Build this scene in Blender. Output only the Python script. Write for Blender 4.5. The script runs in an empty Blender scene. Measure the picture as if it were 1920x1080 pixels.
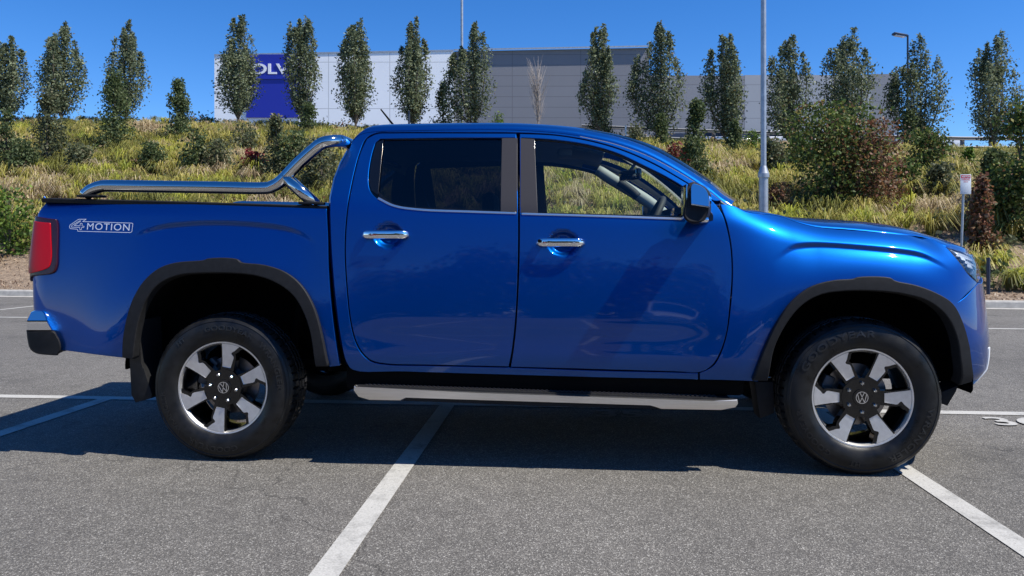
import bpy, bmesh, math, random
import numpy as np
from mathutils import Vector, Matrix
from mathutils.geometry import delaunay_2d_cdt
rnd = random.Random(7); NR = np.random.default_rng(11)
C = bpy.context.scene.collection
SC = bpy.context.scene

# ------------------------------------------------------------ camera
F = 1387.0; HY = 455.0; CAMH = 1.152
cam_d = bpy.data.cameras.new('camera'); cam = bpy.data.objects.new('camera', cam_d); C.objects.link(cam)
cam.location = (0, 0, CAMH); cam.rotation_euler = (math.radians(90), 0, 0)
cam_d.sensor_width = 36; cam_d.lens = F * 36 / 1920; cam_d.shift_y = -(540 - HY) / 1920
cam_d.clip_start = 0.05; cam_d.clip_end = 3000
SC.camera = cam
# ------------------------------------------------------------ truck pose and sun
OX, OY, TH = -1.52991, 3.89117, 0.0781726
CT, ST = math.cos(TH), math.sin(TH)
def l2w(p): return (OX + p[0]*CT + p[1]*ST, OY - p[0]*ST + p[1]*CT, p[2])
SUNV = Vector((.64*CT - .18*ST, -.64*ST - .18*CT, 1.0)).normalized()
sun_el = math.asin(SUNV.z); sun_az = math.atan2(SUNV.x, SUNV.y)
w = bpy.data.worlds.new('World'); SC.world = w; w.use_nodes = True
nt = w.node_tree; bg = nt.nodes['Background']
sky = nt.nodes.new('ShaderNodeTexSky'); sky.sky_type = 'NISHITA'; sky.sun_disc = False
sky.sun_elevation = sun_el; sky.sun_rotation = sun_az
sky.air_density = 1.0; sky.dust_density = 0.0; sky.ozone_density = 6.0; sky.altitude = 1500
hs = nt.nodes.new('ShaderNodeHueSaturation'); hs.inputs['Saturation'].default_value = 1.26; hs.inputs['Hue'].default_value = .508; hs.inputs['Value'].default_value = 1.12
nt.links.new(sky.outputs[0], hs.inputs['Color']); nt.links.new(hs.outputs[0], bg.inputs['Color'])
bg.inputs['Strength'].default_value = 0.115
sd = bpy.data.lights.new('sun', 'SUN'); sd.energy = 5.0; sd.angle = math.radians(0.53); sd.color = (1, .96, .88)
so = bpy.data.objects.new('sun', sd); C.objects.link(so); so.rotation_euler = SUNV.to_track_quat('Z', 'Y').to_euler()
so.location = (5, -5, 20)
SC.view_settings.view_transform = 'Standard'; SC.view_settings.look = 'None'
SC.view_settings.exposure = 0.42; SC.view_settings.gamma = 1.0
SC.cycles.max_bounces = 8; SC.cycles.transparent_max_bounces = 16
SC.cycles.sample_clamp_indirect = 6.0

# ------------------------------------------------------------ materials
def mat(name, col, rough=.5, metal=0., coat=0., spec=.5, coat_rough=.03):
    m = bpy.data.materials.new(name); m.use_nodes = True
    b = m.node_tree.nodes['Principled BSDF']
    b.inputs['Base Color'].default_value = (*col, 1); b.inputs['Roughness'].default_value = rough
    b.inputs['Metallic'].default_value = metal; b.inputs['Coat Weight'].default_value = coat
    b.inputs['Coat Roughness'].default_value = coat_rough; b.inputs['Specular IOR Level'].default_value = spec
    return m
def nodes(m): return m.node_tree.nodes, m.node_tree.links, m.node_tree.nodes['Principled BSDF']
def noise_col(m, stops, scale=5., detail=6., rough=.6, coord='Object', bump=0., bscale=None, dist=.01, stretch=None):
    """colour from a noise through a ramp, and an optional bump"""
    N, L, b = nodes(m)
    tc = N.new('ShaderNodeTexCoord'); src = tc.outputs[coord]
    if stretch:
        mp = N.new('ShaderNodeMapping'); mp.inputs['Scale'].default_value = stretch; L.new(src, mp.inputs[0]); src = mp.outputs[0]
    n = N.new('ShaderNodeTexNoise'); n.inputs['Scale'].default_value = scale; n.inputs['Detail'].default_value = detail
    n.inputs['Roughness'].default_value = rough; L.new(src, n.inputs['Vector'])
    r = N.new('ShaderNodeValToRGB'); e = r.color_ramp.elements
    while len(e) < len(stops): e.new(.5)
    for k, (p, c) in enumerate(stops): e[k].position = p; e[k].color = (*c, 1)
    L.new(n.outputs['Fac'], r.inputs[0]); L.new(r.outputs[0], b.inputs['Base Color'])
    if bump:
        n2 = N.new('ShaderNodeTexNoise'); n2.inputs['Scale'].default_value = bscale or scale; n2.inputs['Detail'].default_value = 4
        L.new(src, n2.inputs['Vector'])
        bp = N.new('ShaderNodeBump'); bp.inputs['Strength'].default_value = bump; bp.inputs['Distance'].default_value = dist
        L.new(n2.outputs['Fac'], bp.inputs['Height']); L.new(bp.outputs[0], b.inputs['Normal'])
    return r.outputs[0]
M = {}
pm = mat('blue_metallic_paint', (.0, .064, .30), .45, .99, .95, .5, .035); M['paint'] = pm
N, L, b = nodes(pm)
tc = N.new('ShaderNodeTexCoord'); vz = N.new('ShaderNodeTexNoise'); vz.inputs['Scale'].default_value = 900; vz.inputs['Detail'].default_value = 1
L.new(tc.outputs['Object'], vz.inputs['Vector'])
bp = N.new('ShaderNodeBump'); bp.inputs['Strength'].default_value = .12; bp.inputs['Distance'].default_value = .001
L.new(vz.outputs['Fac'], bp.inputs['Height']); L.new(bp.outputs[0], b.inputs['Normal'])
n9 = N.new('ShaderNodeTexNoise'); n9.inputs['Scale'].default_value = 2.2; n9.inputs['Detail'].default_value = 2
L.new(tc.outputs['Object'], n9.inputs['Vector'])
bp2 = N.new('ShaderNodeBump'); bp2.inputs['Strength'].default_value = .25; bp2.inputs['Distance'].default_value = .003
L.new(n9.outputs['Fac'], bp2.inputs['Height']); L.new(bp2.outputs[0], b.inputs['Coat Normal'])
M['black_plastic'] = mat('black_textured_plastic', (.022, .023, .025), .6, spec=.25)
noise_col(M['black_plastic'], [(.3, (.009, .009, .0095)), (.7, (.015, .015, .016))], 40, bump=.15, bscale=700, dist=.001)
M['applique'] = mat('satin_black_pillar', (.035, .032, .034), .4, spec=.35)
M['gloss_black'] = mat('gloss_black', (.004, .004, .004), .14, 0, .3)
M['dark'] = mat('underbody_black', (.004, .004, .004), .9, spec=.08)
M['gap'] = mat('panel_gap', (.004, .006, .02), .7)
M['chrome'] = mat('chrome', (.82, .83, .85), .05, 1.)
M['satin'] = mat('satin_aluminium', (.62, .6, .57), .3, 1.)
noise_col(M['satin'], [(.3, (.82, .79, .74)), (.7, (.93, .9, .85))], 6, stretch=(1, 1, 30))
M['machined'] = mat('machined_alloy', (.68, .67, .66), .36, .85)
noise_col(M['machined'], [(.3, (.78, .76, .73)), (.7, (.92, .9, .87))], 30, bump=.1, bscale=300, dist=.0006)
M['steel'] = mat('polished_steel', (.62, .62, .61), .09, 1.)
M['disc'] = mat('brake_disc', (.3, .28, .27), .35, .9)
M['caliper'] = mat('caliper_cast_grey', (.12, .12, .12), .5, .4)
M['rubber'] = mat('tyre_rubber', (.018, .018, .018), .4, spec=.35)
noise_col(M['rubber'], [(.35, (.006, .006, .006)), (.65, (.015, .0145, .014))], 14, bump=.25, bscale=160, dist=.0015)
N, L, b = nodes(M['rubber']); tc = N.new('ShaderNodeTexCoord'); rn = N.new('ShaderNodeTexNoise'); rn.inputs['Scale'].default_value = 7; rn.inputs['Detail'].default_value = 5; L.new(tc.outputs['Object'], rn.inputs['Vector'])
rr_ = N.new('ShaderNodeMapRange'); rr_.inputs[1].default_value = .35; rr_.inputs[2].default_value = .65; rr_.inputs[3].default_value = .24; rr_.inputs[4].default_value = .6; L.new(rn.outputs['Fac'], rr_.inputs[0]); L.new(rr_.outputs[0], b.inputs['Roughness'])
M['rail'] = mat('dull_rail_steel', (.2, .21, .23), .6, .3)
M['rubber_letter'] = mat('tyre_letter', (.015, .015, .015), .38)
M['white_line'] = mat('thin_silver', (.62, .68, .8), .4)
M['headliner'] = mat('headliner', (.2, .2, .2), .9)
M['cabin'] = mat('cabin_black', (.02, .021, .023), .7)
M['trimgrey'] = mat('pillar_trim_grey', (.3, .31, .29), .7)
M['red'] = mat('tail_lamp_red', (.5, .0, .006), .3, 0, .0, .3)
M['darkred'] = mat('tail_lamp_smoked', (.03, .002, .004), .25, 0, .2)
M['amber'] = mat('amber', (.7, .2, .02), .3)
M['lampwhite'] = mat('headlamp_silver', (.78, .8, .84), .22, .25, 1.)
M['concrete'] = mat('kerb_concrete', (.42, .4, .36), .9)
noise_col(M['concrete'], [(.3, (.3, .285, .26)), (.6, (.42, .4, .36)), (.8, (.48, .46, .42))], 9, bump=.4, bscale=60)
M['galv'] = mat('galvanised_steel', (.42, .44, .46), .45, .6)
noise_col(M['galv'], [(.3, (.34, .36, .38)), (.7, (.48, .5, .52))], 8)
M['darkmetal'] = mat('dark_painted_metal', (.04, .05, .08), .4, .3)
M['bark'] = mat('bark', (.12, .095, .075), .9); noise_col(M['bark'], [(.3, (.07, .055, .04)), (.7, (.17, .14, .11))], 12, stretch=(3, 3, .6), bump=.6, bscale=30)
M['palebark'] = mat('pale_dead_bark', (.36, .31, .28), .9); noise_col(M['palebark'], [(.3, (.25, .21, .19)), (.7, (.45, .4, .36))], 9)
def glass(name, tint, refl=1.0, rough=.0, ior=1.5):
    m = bpy.data.materials.new(name); m.use_nodes = True; N = m.node_tree.nodes; L = m.node_tree.links
    N.remove(N['Principled BSDF']); o = N['Material Output']
    t = N.new('ShaderNodeBsdfTransparent'); t.inputs[0].default_value = (*tint, 1)
    g = N.new('ShaderNodeBsdfGlossy'); g.inputs['Roughness'].default_value = rough; g.inputs['Color'].default_value = (refl, refl, refl, 1)
    f = N.new('ShaderNodeFresnel'); f.inputs['IOR'].default_value = ior
    x = N.new('ShaderNodeMixShader'); L.new(f.outputs[0], x.inputs[0]); L.new(t.outputs[0], x.inputs[1]); L.new(g.outputs[0], x.inputs[2])
    L.new(x.outputs[0], o.inputs[0]); return m
M['glass'] = glass('clear_window_glass', (.88, .94, .89))
M['tint'] = glass('privacy_glass', (.16, .17, .2))
M['wscreen'] = glass('windscreen_glass', (.9, .96, .92), ior=1.08)
M['lens'] = glass('lamp_lens', (.8, .85, .9))
# ------------------------------------------------------------ mesh helpers
def link(o, parent=None):
    C.objects.link(o)
    if parent: o.parent = parent
    return o
def tag(o, label=None, cat=None, group=None, kind=None):
    if label: o['label'] = label
    if cat: o['category'] = cat
    if group: o['group'] = group
    if kind: o['kind'] = kind
    return o
def mesh(name, vs, fs, m, parent=None, smooth=True, mats=None, midx=None):
    me = bpy.data.meshes.new(name)
    me.from_pydata([tuple(map(float, v)) for v in vs], [], [tuple(map(int, f)) for f in fs])
    for k in (mats or [m]): me.materials.append(k)
    if midx is not None: me.polygons.foreach_set('material_index', midx)
    if smooth: me.polygons.foreach_set('use_smooth', [True]*len(me.polygons))
    me.update()
    return link(bpy.data.objects.new(name, me), parent)
def bmobj(name, bm, m, parent=None, smooth=False, ang=None):
    me = bpy.data.meshes.new(name); bmesh.ops.recalc_face_normals(bm, faces=bm.faces[:]); bm.to_mesh(me); bm.free(); me.materials.append(m)
    if smooth: me.polygons.foreach_set('use_smooth', [True]*len(me.polygons))
    if ang:
        me.polygons.foreach_set('use_smooth', [True]*len(me.polygons)); me.set_sharp_from_angle(angle=math.radians(ang))
    return link(bpy.data.objects.new(name, me), parent)
def bbox(bm, c, s, bev=0., rot=None, seg=2):
    r = bmesh.ops.create_cube(bm, size=1.0); vs = r['verts']
    mt = Matrix.Translation(c) @ (rot or Matrix.Identity(4)) @ Matrix.Diagonal((*s, 1))
    bmesh.ops.transform(bm, matrix=mt, verts=vs)
    if bev:
        es = list({e for v in vs for e in v.link_edges}); bmesh.ops.bevel(bm, geom=es, offset=bev, segments=seg, profile=.5, affect='EDGES')
def bcyl(bm, p, q, r0, r1=None, seg=16):
    p, q = Vector(p), Vector(q); d = q-p
    mt = Matrix.Translation((p+q)/2) @ d.to_track_quat('Z', 'Y').to_matrix().to_4x4()
    bmesh.ops.create_cone(bm, cap_ends=True, segments=seg, radius1=r0, radius2=r0 if r1 is None else r1, depth=d.length, matrix=mt)
def box(name, c, s, m, parent=None, bev=.005, rot=None, seg=2):
    bm = bmesh.new(); bbox(bm, c, s, bev, rot, seg); return bmobj(name, bm, m, parent, ang=40)
def cyl(name, p, q, r0, m, parent=None, r1=None, seg=20):
    bm = bmesh.new(); bcyl(bm, p, q, r0, r1, seg); return bmobj(name, bm, m, parent, ang=40)
def prism(name, poly, y0, y1, m, parent=None, bev=0., ang=30):
    """polygon in (x,z) extruded from y0 to y1"""
    bm = bmesh.new()
    a = [bm.verts.new((p[0], y0, p[1])) for p in poly]; bb = [bm.verts.new((p[0], y1, p[1])) for p in poly]
    n = len(poly)
    f0 = bm.faces.new(a); f1 = bm.faces.new(bb[::-1])
    for i in range(n): bm.faces.new((a[i], bb[i], bb[(i+1) % n], a[(i+1) % n]))
    if bev:
        es = [e for e in bm.edges if e in f0.edges or e in f1.edges]
        es = list(f0.edges)+list(f1.edges)
        bmesh.ops.bevel(bm, geom=es, offset=bev, segments=2, profile=.6, affect='EDGES')
    bmesh.ops.triangulate(bm, faces=[f for f in bm.faces if len(f.verts) > 4])
    return bmobj(name, bm, m, parent, ang=ang)
def catmull(P, n=6, closed=False):
    P = [np.array(p, float) for p in P]; out = []; m = len(P)
    for i in range(m if closed else m-1):
        p1, p2 = P[i], P[(i+1) % m]
        p0 = P[i-1] if (closed or i > 0) else 2*p1-p2
        p3 = P[(i+2) % m] if (closed or i+2 < m) else 2*p2-p1
        for k in range(n):
            t = k/n
            out.append(.5*((2*p1)+(-p0+p2)*t+(2*p0-5*p1+4*p2-p3)*t*t+(-p0+3*p1-3*p2+p3)*t**3))
    if not closed: out.append(P[-1])
    return out
def tube(name, pts, r, m, parent=None, seg=20, caps=True, radii=None):
    pts = [Vector(p) for p in pts]; n = len(pts); vs = []; fs = []
    t = (pts[1]-pts[0]).normalized(); u = t.orthogonal().normalized()
    for i, p in enumerate(pts):
        t2 = (pts[min(i+1, n-1)]-pts[max(i-1, 0)]).normalized()
        q = t.rotation_difference(t2); u = q @ u; t = t2; v = t.cross(u)
        rr = radii[i] if radii else r
        for k in range(seg):
            a = 2*math.pi*k/seg; vs.append(p+(u*math.cos(a)+v*math.sin(a))*rr)
    for i in range(n-1):
        for k in range(seg):
            a = i*seg+k; b2 = i*seg+(k+1) % seg; fs.append((a, b2, b2+seg, a+seg))
    if caps: fs.append(tuple(range(seg))[::-1]); fs.append(tuple(range((n-1)*seg, n*seg)))
    return mesh(name, vs, fs, m, parent)
def lathe_y(name, prof, c, m, parent=None, seg=96, zmin=None, fn=None, sharp=35):
    """profile (radius, y) spun about the y axis through c=(x,z)"""
    vs = []; fs = []; n = len(prof)
    for j in range(seg):
        a = 2*math.pi*j/seg
        for i, (r, y) in enumerate(prof):
            if fn: r = fn(r, y, j, i)
            z = c[1]+r*math.sin(a)
            if zmin is not None and z < zmin: z = zmin
            vs.append((c[0]+r*math.cos(a), y, z))
    for j in range(seg):
        for i in range(n-1):
            a = j*n+i; b2 = ((j+1) % seg)*n+i; fs.append((a, a+1, b2+1, b2))
    o = mesh(name, vs, fs, m, parent)
    o.data.set_sharp_from_angle(angle=math.radians(sharp)); return o
def text_mesh(body, size=1.0, bold=False, extrude=0., space=1.0, xs=1.0):
    cu = bpy.data.curves.new('text_tmp', 'FONT'); cu.body = body; cu.size = size; cu.align_x = 'CENTER'; cu.align_y = 'CENTER'
    cu.space_character = space; cu.extrude = extrude; cu.resolution_u = 4
    if bold: cu.offset = size*.022
    o = bpy.data.objects.new('text_tmp', cu); C.objects.link(o)
    dg = bpy.context.evaluated_depsgraph_get(); dg.update()
    me = bpy.data.meshes.new_from_object(o.evaluated_get(dg))
    bpy.data.objects.remove(o); bpy.data.curves.remove(cu)
    vs = [(v.co.x*xs, v.co.y, v.co.z) for v in me.vertices]; fs = [tuple(p.vertices) for p in me.polygons]
    bpy.data.meshes.remove(me); return vs, fs
def mirror_tree(o, parent, W=1.91):
    """the far-side twin of a near-side part, with its own mirrored mesh"""
    me = o.data; nm = bpy.data.meshes.new(me.name)
    co = np.empty(len(me.vertices)*3); me.vertices.foreach_get('co', co); co = co.reshape(-1, 3).copy(); co[:, 1] = W-co[:, 1]
    ns = [tuple(c.vector) for c in me.corner_normals]; fs = []; nn = []
    for p in me.polygons:
        li = list(p.loop_indices); vi = list(p.vertices); fs.append(tuple(vi[::-1]))
        nn += [(ns[k][0], -ns[k][1], ns[k][2]) for k in li[::-1]]
    nm.from_pydata([tuple(c) for c in co], [], fs)
    for k in me.materials: nm.materials.append(k)
    mi = np.empty(len(me.polygons), dtype=np.int32); me.polygons.foreach_get('material_index', mi); nm.polygons.foreach_set('material_index', mi)
    nm.polygons.foreach_set('use_smooth', [True]*len(fs)); nm.update(); nm.normals_split_custom_set(nn)
    c = link(bpy.data.objects.new(o.name.split('.')[0], nm), parent)
    for k in o.children:
        if 'near_only' not in k: mirror_tree(k, c, W)
    return c
def join_objs(objs):
    """merge freshly built pieces of one part into the first"""
    V = []; Fc = []; mats = []; mi = []
    for o in objs:
        b0 = len(V); me = o.data; V += [tuple(v.co) for v in me.vertices]
        mp = []
        for k in me.materials:
            if k not in mats: mats.append(k)
            mp.append(mats.index(k))
        for p in me.polygons: Fc.append(tuple(b0+i for i in p.vertices)); mi.append(mp[p.material_index])
    nn = []
    for o in objs: nn += [tuple(c.vector) for c in o.data.corner_normals]
    nm = bpy.data.meshes.new(objs[0].data.name); nm.from_pydata(V, [], Fc)
    for k in mats: nm.materials.append(k)
    nm.polygons.foreach_set('material_index', mi); nm.polygons.foreach_set('use_smooth', [True]*len(Fc)); nm.update(); nm.normals_split_custom_set(nn)
    objs[0].data = nm
    for o in objs[1:]: bpy.data.objects.remove(o)
    return objs[0]

# ------------------------------------------------------------ setting
def G(px, py, z=0.):
    Y = F*(CAMH-z)/(py-HY); return ((px-960)/F*Y, Y)
def structure(o): o['kind'] = 'structure'; return o
am = mat('asphalt', (.1, .1, .1), .85)
N, L, b = nodes(am); tc = N.new('ShaderNodeTexCoord')
def nz(scale, detail=3, rough=.6):
    n = N.new('ShaderNodeTexNoise'); n.inputs['Scale'].default_value = scale; n.inputs['Detail'].default_value = detail; n.inputs['Roughness'].default_value = rough
    L.new(tc.outputs['Object'], n.inputs['Vector']); return n.outputs['Fac']
def ramp(src, stops, interp=None):
    r = N.new('ShaderNodeValToRGB'); e = r.color_ramp.elements
    while len(e) < len(stops): e.new(.5)
    for k, (p, c) in enumerate(stops): e[k].position = p; e[k].color = (c, c, c, 1) if not isinstance(c, tuple) else (*c, 1)
    L.new(src, r.inputs[0]); return r.outputs[0]
def mix(a, bb, fac, mode='MULTIPLY'):
    x = N.new('ShaderNodeMixRGB'); x.blend_type = mode
    if isinstance(fac, float): x.inputs[0].default_value = fac
    else: L.new(fac, x.inputs[0])
    for k, s in ((1, a), (2, bb)):
        if isinstance(s, tuple): x.inputs[k].default_value = (*s, 1)
        else: L.new(s, x.inputs[k])
    return x.outputs[0]
v1 = N.new('ShaderNodeTexVoronoi'); v1.inputs['Scale'].default_value = 210; L.new(tc.outputs['Object'], v1.inputs['Vector'])
sep = N.new('ShaderNodeSeparateColor'); L.new(v1.outputs['Color'], sep.inputs[0])
stone = ramp(sep.outputs[0], [(0, (.075, .069, .06)), (.45, (.124, .114, .1)), (.8, (.18, .167, .146)), (.93, (.28, .26, .226)), (1, (.42, .40, .36))])
grit = ramp(nz(260, 2), [(.3, .55), (.7, 1.3)])
big = ramp(nz(.5, 5, .65), [(.3, .82), (.7, 1.12)])
mid = ramp(nz(9, 4), [(.3, .85), (.7, 1.1)])
stain = ramp(nz(.9, 3, .55), [(.30, .55), (.36, .9), (.42, 1.)])
crk = N.new('ShaderNodeTexVoronoi'); crk.feature = 'DISTANCE_TO_EDGE'; crk.inputs['Scale'].default_value = .33
wq = N.new('ShaderNodeTexNoise'); wq.inputs['Scale'].default_value = 2.5; wq.inputs['Detail'].default_value = 6; L.new(tc.outputs['Object'], wq.inputs['Vector'])
ws_ = N.new('ShaderNodeVectorMath'); ws_.operation = 'SCALE'; ws_.inputs['Scale'].default_value = .7; L.new(wq.outputs['Color'], ws_.inputs[0])
wa = N.new('ShaderNodeVectorMath'); L.new(tc.outputs['Object'], wa.inputs[0]); L.new(ws_.outputs[0], wa.inputs[1]); L.new(wa.outputs[0], crk.inputs['Vector'])
cm = ramp(crk.outputs['Distance'], [(0, .45), (.0016, .6), (.004, 1.)])
gate = ramp(nz(.35, 2), [(.5, 0.), (.58, 1.)])
cracks = mix(cm, (1., 1., 1.), gate, 'MIX')  # dark cracks, kept to some patches of the asphalt
col = mix(mix(mix(mix(mix(stone, grit, 1.), big, 1.), mid, 1.), stain, .55), cracks, .8)
L.new(col, b.inputs['Base Color'])
bp = N.new('ShaderNodeBump'); bp.inputs['Strength'].default_value = .7; bp.inputs['Distance'].default_value = .004
L.new(v1.outputs['Distance'], bp.inputs['Height']); L.new(bp.outputs[0], b.inputs['Normal'])
M['asphalt'] = am
pl = mat('line_paint', (.6, .6, .58), .8); N, L, b = nodes(pl); tc = N.new('ShaderNodeTexCoord')
fine = ramp(nz(140, 3, .7), [(.3, (.3, .29, .26)), (.5, (.42, .405, .37)), (.8, (.52, .505, .46))])
wear = ramp(nz(3.5, 8, .75), [(.32, .55), (.5, 1.0)])
L.new(mix(fine, wear, 1.), b.inputs['Base Color'])
# worn-through holes where the asphalt shows between the paint
hole = ramp(nz(34, 8, .85), [(.33, 1.), (.40, 0.)])
tr = N.new('ShaderNodeBsdfTransparent'); ms = N.new('ShaderNodeMixShader'); L.new(hole, ms.inputs[0]); L.new(b.outputs[0], ms.inputs[1]); L.new(tr.outputs[0], ms.inputs[2])
L.new(ms.outputs[0], N['Material Output'].inputs[0]); M['line'] = pl

s = 900
structure(mesh('car_park_asphalt', [(-s, -s, 0), (s, -s, 0), (s, s, 0), (-s, s, 0)], [(0, 1, 2, 3)], M['asphalt'], smooth=False))
lv, lf = [], []
def strip(a, bb, wd, z=.004):
    a, bb = Vector(a[:2]), Vector(bb[:2]); d = (bb-a).normalized(); n = Vector((-d.y, d.x))*wd/2; k = len(lv)
    for p in (a-n, bb-n, bb+n, a+n): lv.append((p.x, p.y, z))
    lf.append((k, k+1, k+2, k+3))
def ext(a, bb, k0, k1):
    a, bb = Vector(a), Vector(bb); return a+(bb-a)*k0, a+(bb-a)*k1
YA = 1.465
strip(l2w((-40, YA, 0)), l2w((40, YA, 0)), .1)
def onA(X): return l2w((X, YA-.052, 0))[:2]
def bay(p_near, p_far):
    a, b2 = Vector(G(*p_near)), Vector(G(*p_far)); d = (b2-a).normalized()
    # stop at line A, run back 5.4 m
    la = l2w((0, YA-.052, 0)); nrm = Vector((ST, CT)); t = (nrm.dot(Vector(la[:2])-a))/nrm.dot(d); e = a+d*t
    strip(e-d*5.3, e, .105)
    return e, d
bay((608, 1080), (837, 762)); bay((1938, 1040), (1701, 884)); bay((0, 814), (203, 747))
for k in (-5.35, -7.88, 6.1, 8.63):
    p = l2w((k, YA-.052, 0)); q = l2w((k, YA-5.3, 0)); strip(q, p, .105)
YB = 7.0
strip(l2w((-40, 7.0, 0)), l2w((-4.6, 7.0, 0)), .1); strip(l2w((6.4, 6.6, 0)), l2w((40, 6.6, 0)), .1)
for k in range(-12, 14):
    x = k*2.53-.35; y0 = 7.05 if x < 0 else 6.65
    strip(l2w((x, y0, 0)), l2w((x-.02*x, y0+4.2, 0)), .1)
# rows behind the photographer
for YC in (-6.5, -12.5):
    strip(l2w((-40, YC, 0)), l2w((40, YC, 0)), .1)
    for k in range(-10, 12): strip(l2w((k*2.53-.35, YC-.06, 0)), l2w((k*2.53-.35, YC-5.2, 0)), .1)
structure(mesh('parking_lines', lv, lf, M['line'], smooth=False))
M['worn_paint'] = mat('worn_away_paint', (.2, .19, .175), .85)
def ground_text(t, px, py, size, xs=1.0, m='line'):
    vs, fs = text_mesh(t, size, True, xs=xs); x0, y0 = G(px, py)
    out = [(x0+v[0]*CT+v[1]*ST, y0-v[0]*ST+v[1]*CT, .008) for v in vs]
    o = structure(mesh('bay_number', out, fs, M[m], smooth=False)); return o
ground_text('36', 1906, 793, .30, 1.15); ground_text('35', 1161, 778, .26, 1.3, 'worn_paint')

# kerb, garden and embankment: x along the picture, y away
KL, KR = Vector(G(30, 556)), Vector(G(1890, 579))
KD = (KR-KL)/(KR.x-KL.x)
def kerbY(X): return KL.y+(X-KL.x)*KD.y
def crestY(X): return 36.0-.09*X if abs(X) < 60 else 36.0-.09*math.copysign(60, X)
def crest_px(px): return float(np.interp(px, [-600, 0, 400, 640, 1060, 1300, 1700, 1850, 2400], [226, 229, 232, 243, 262, 272, 286, 289, 292]))
def crestZ(X):
    Y = crestY(X); px = 960+F*X/Y; return CAMH+(HY-crest_px(px))/F*Y
def terr(X, Y):
    k = kerbY(X)+.18; c = crestY(X); zc = crestZ(X); d = Y-k
    if d < 0: return 0.
    L0 = 1.6
    base = .13+.10*min(d, L0)/L0
    if d > L0:
        t = min(1, (d-L0)/(c-k-L0)); t2 = t-.0*math.sin(2*math.pi*t)
        base += (zc-.23)*(.86*t2+.14*(1-(1-t2)**2))
        base += .12*math.sin(X*.9+Y*.5)*math.sin(Y*.8-X*.3)*math.sin(math.pi*t)
    return base
xs_ = list(np.arange(-62, 62.1, .8)); ts = [0, .03, .07, .12, .2, .3, .4, .5, .6, .7, .8, .88, .94, 1.0]
vs = []; fs = []
for X in xs_:
    k = kerbY(X)+.18; c = crestY(X)
    for t in ts:
        Y = k+(c-k)*t; vs.append((X, Y, terr(X, Y) if t > 0 else .13))
    vs.append((X, c+1.0, crestZ(X)-.05))
n = len(ts)+1
for i in range(len(xs_)-1):
    for j in range(n-1): a = i*n+j; fs.append((a, a+n, a+n+1, a+1))
em = mat('mulch', (.2, .15, .1), .95)
noise_col(em, [(.25, (.05, .033, .022)), (.42, (.17, .12, .08)), (.58, (.34, .25, .17)), (.75, (.55, .43, .32))], 9, 10, .8, bump=1., bscale=25, dist=.06)
structure(mesh('embankment', vs, fs, em))
# kerb
kv = []; kf = []
for X in xs_:
    Y = kerbY(X)
    for p in ((-.16, .0045), (-.02, .012), (0, .11), (.015, .13), (.17, .135), (.185, .05)): kv.append((X, Y+p[0], p[1]))
for i in range(len(xs_)-1):
    for j in range(5): a = i*6+j; kf.append((a, a+6, a+7, a+1))
o = structure(mesh('kerb', kv, kf, M['concrete'], smooth=False))
# upper road and plateau
um = mat('upper_road_surface', (.12, .12, .12), .9); noise_col(um, [(.3, (.09, .09, .09)), (.7, (.14, .14, .14))], 3)
vs = []; fs = []
for X in xs_:
    c = crestY(X)+1.0; z = crestZ(X)-.06
    for d, dz in ((0, 0), (12, .1), (80, .3), (250, .3)): vs.append((X*(1+d/120), c+d, z+dz))
for i in range(len(xs_)-1):
    for j in range(3): a = i*4+j; fs.append((a, a+4, a+5, a+1))
structure(mesh('upper_road', vs, fs, um))
def at_slope(px, py, Y0=15., Y1=60.):
    """point on the embankment seen at this pixel"""
    Y = Y0
    while Y < Y1:
        X = (px-960)/F*Y; z = CAMH+(HY-py)/F*Y
        if z <= terr(X, Y): return X, Y, terr(X, Y)
        Y += .1
    X = (px-960)/F*35; return X, crestY(X), crestZ(X)
# ============================================================ planting
def fastmesh(name, V, Q, m, parent=None, col=None, normals=None):
    me = bpy.data.meshes.new(name); V = np.asarray(V, np.float32); Q = np.asarray(Q, np.int32); k = Q.shape[1]
    me.vertices.add(len(V)); me.vertices.foreach_set('co', V.ravel())
    me.loops.add(Q.size); me.loops.foreach_set('vertex_index', Q.ravel())
    me.polygons.add(len(Q)); me.polygons.foreach_set('loop_start', np.arange(0, Q.size, k, dtype=np.int32))
    me.update(calc_edges=True); me.materials.append(m)
    if col is not None:
        a = me.color_attributes.new('Col', 'FLOAT_COLOR', 'POINT'); c4 = np.ones((len(V), 4), np.float32); c4[:, :3] = col; a.data.foreach_set('color', c4.ravel())
    return link(bpy.data.objects.new(name, me), parent)
def leafmat(name, rough=.5, trans=.35, spec=.5):
    m = bpy.data.materials.new(name); m.use_nodes = True; N = m.node_tree.nodes; L = m.node_tree.links; b = N['Principled BSDF']
    a = N.new('ShaderNodeAttribute'); a.attribute_name = 'Col'; L.new(a.outputs['Color'], b.inputs['Base Color'])
    b.inputs['Roughness'].default_value = rough; b.inputs['Specular IOR Level'].default_value = spec
    t = N.new('ShaderNodeBsdfTranslucent'); L.new(a.outputs['Color'], t.inputs['Color'])
    x = N.new('ShaderNodeMixShader'); x.inputs[0].default_value = trans
    L.new(b.outputs[0], x.inputs[1]); L.new(t.outputs[0], x.inputs[2]); L.new(x.outputs[0], N['Material Output'].inputs[0]); return m
M['leaf'] = leafmat('glossy_leaf', .58, .35, .25); M['blade'] = leafmat('grass_blade', .5, .3, .4)
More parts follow.
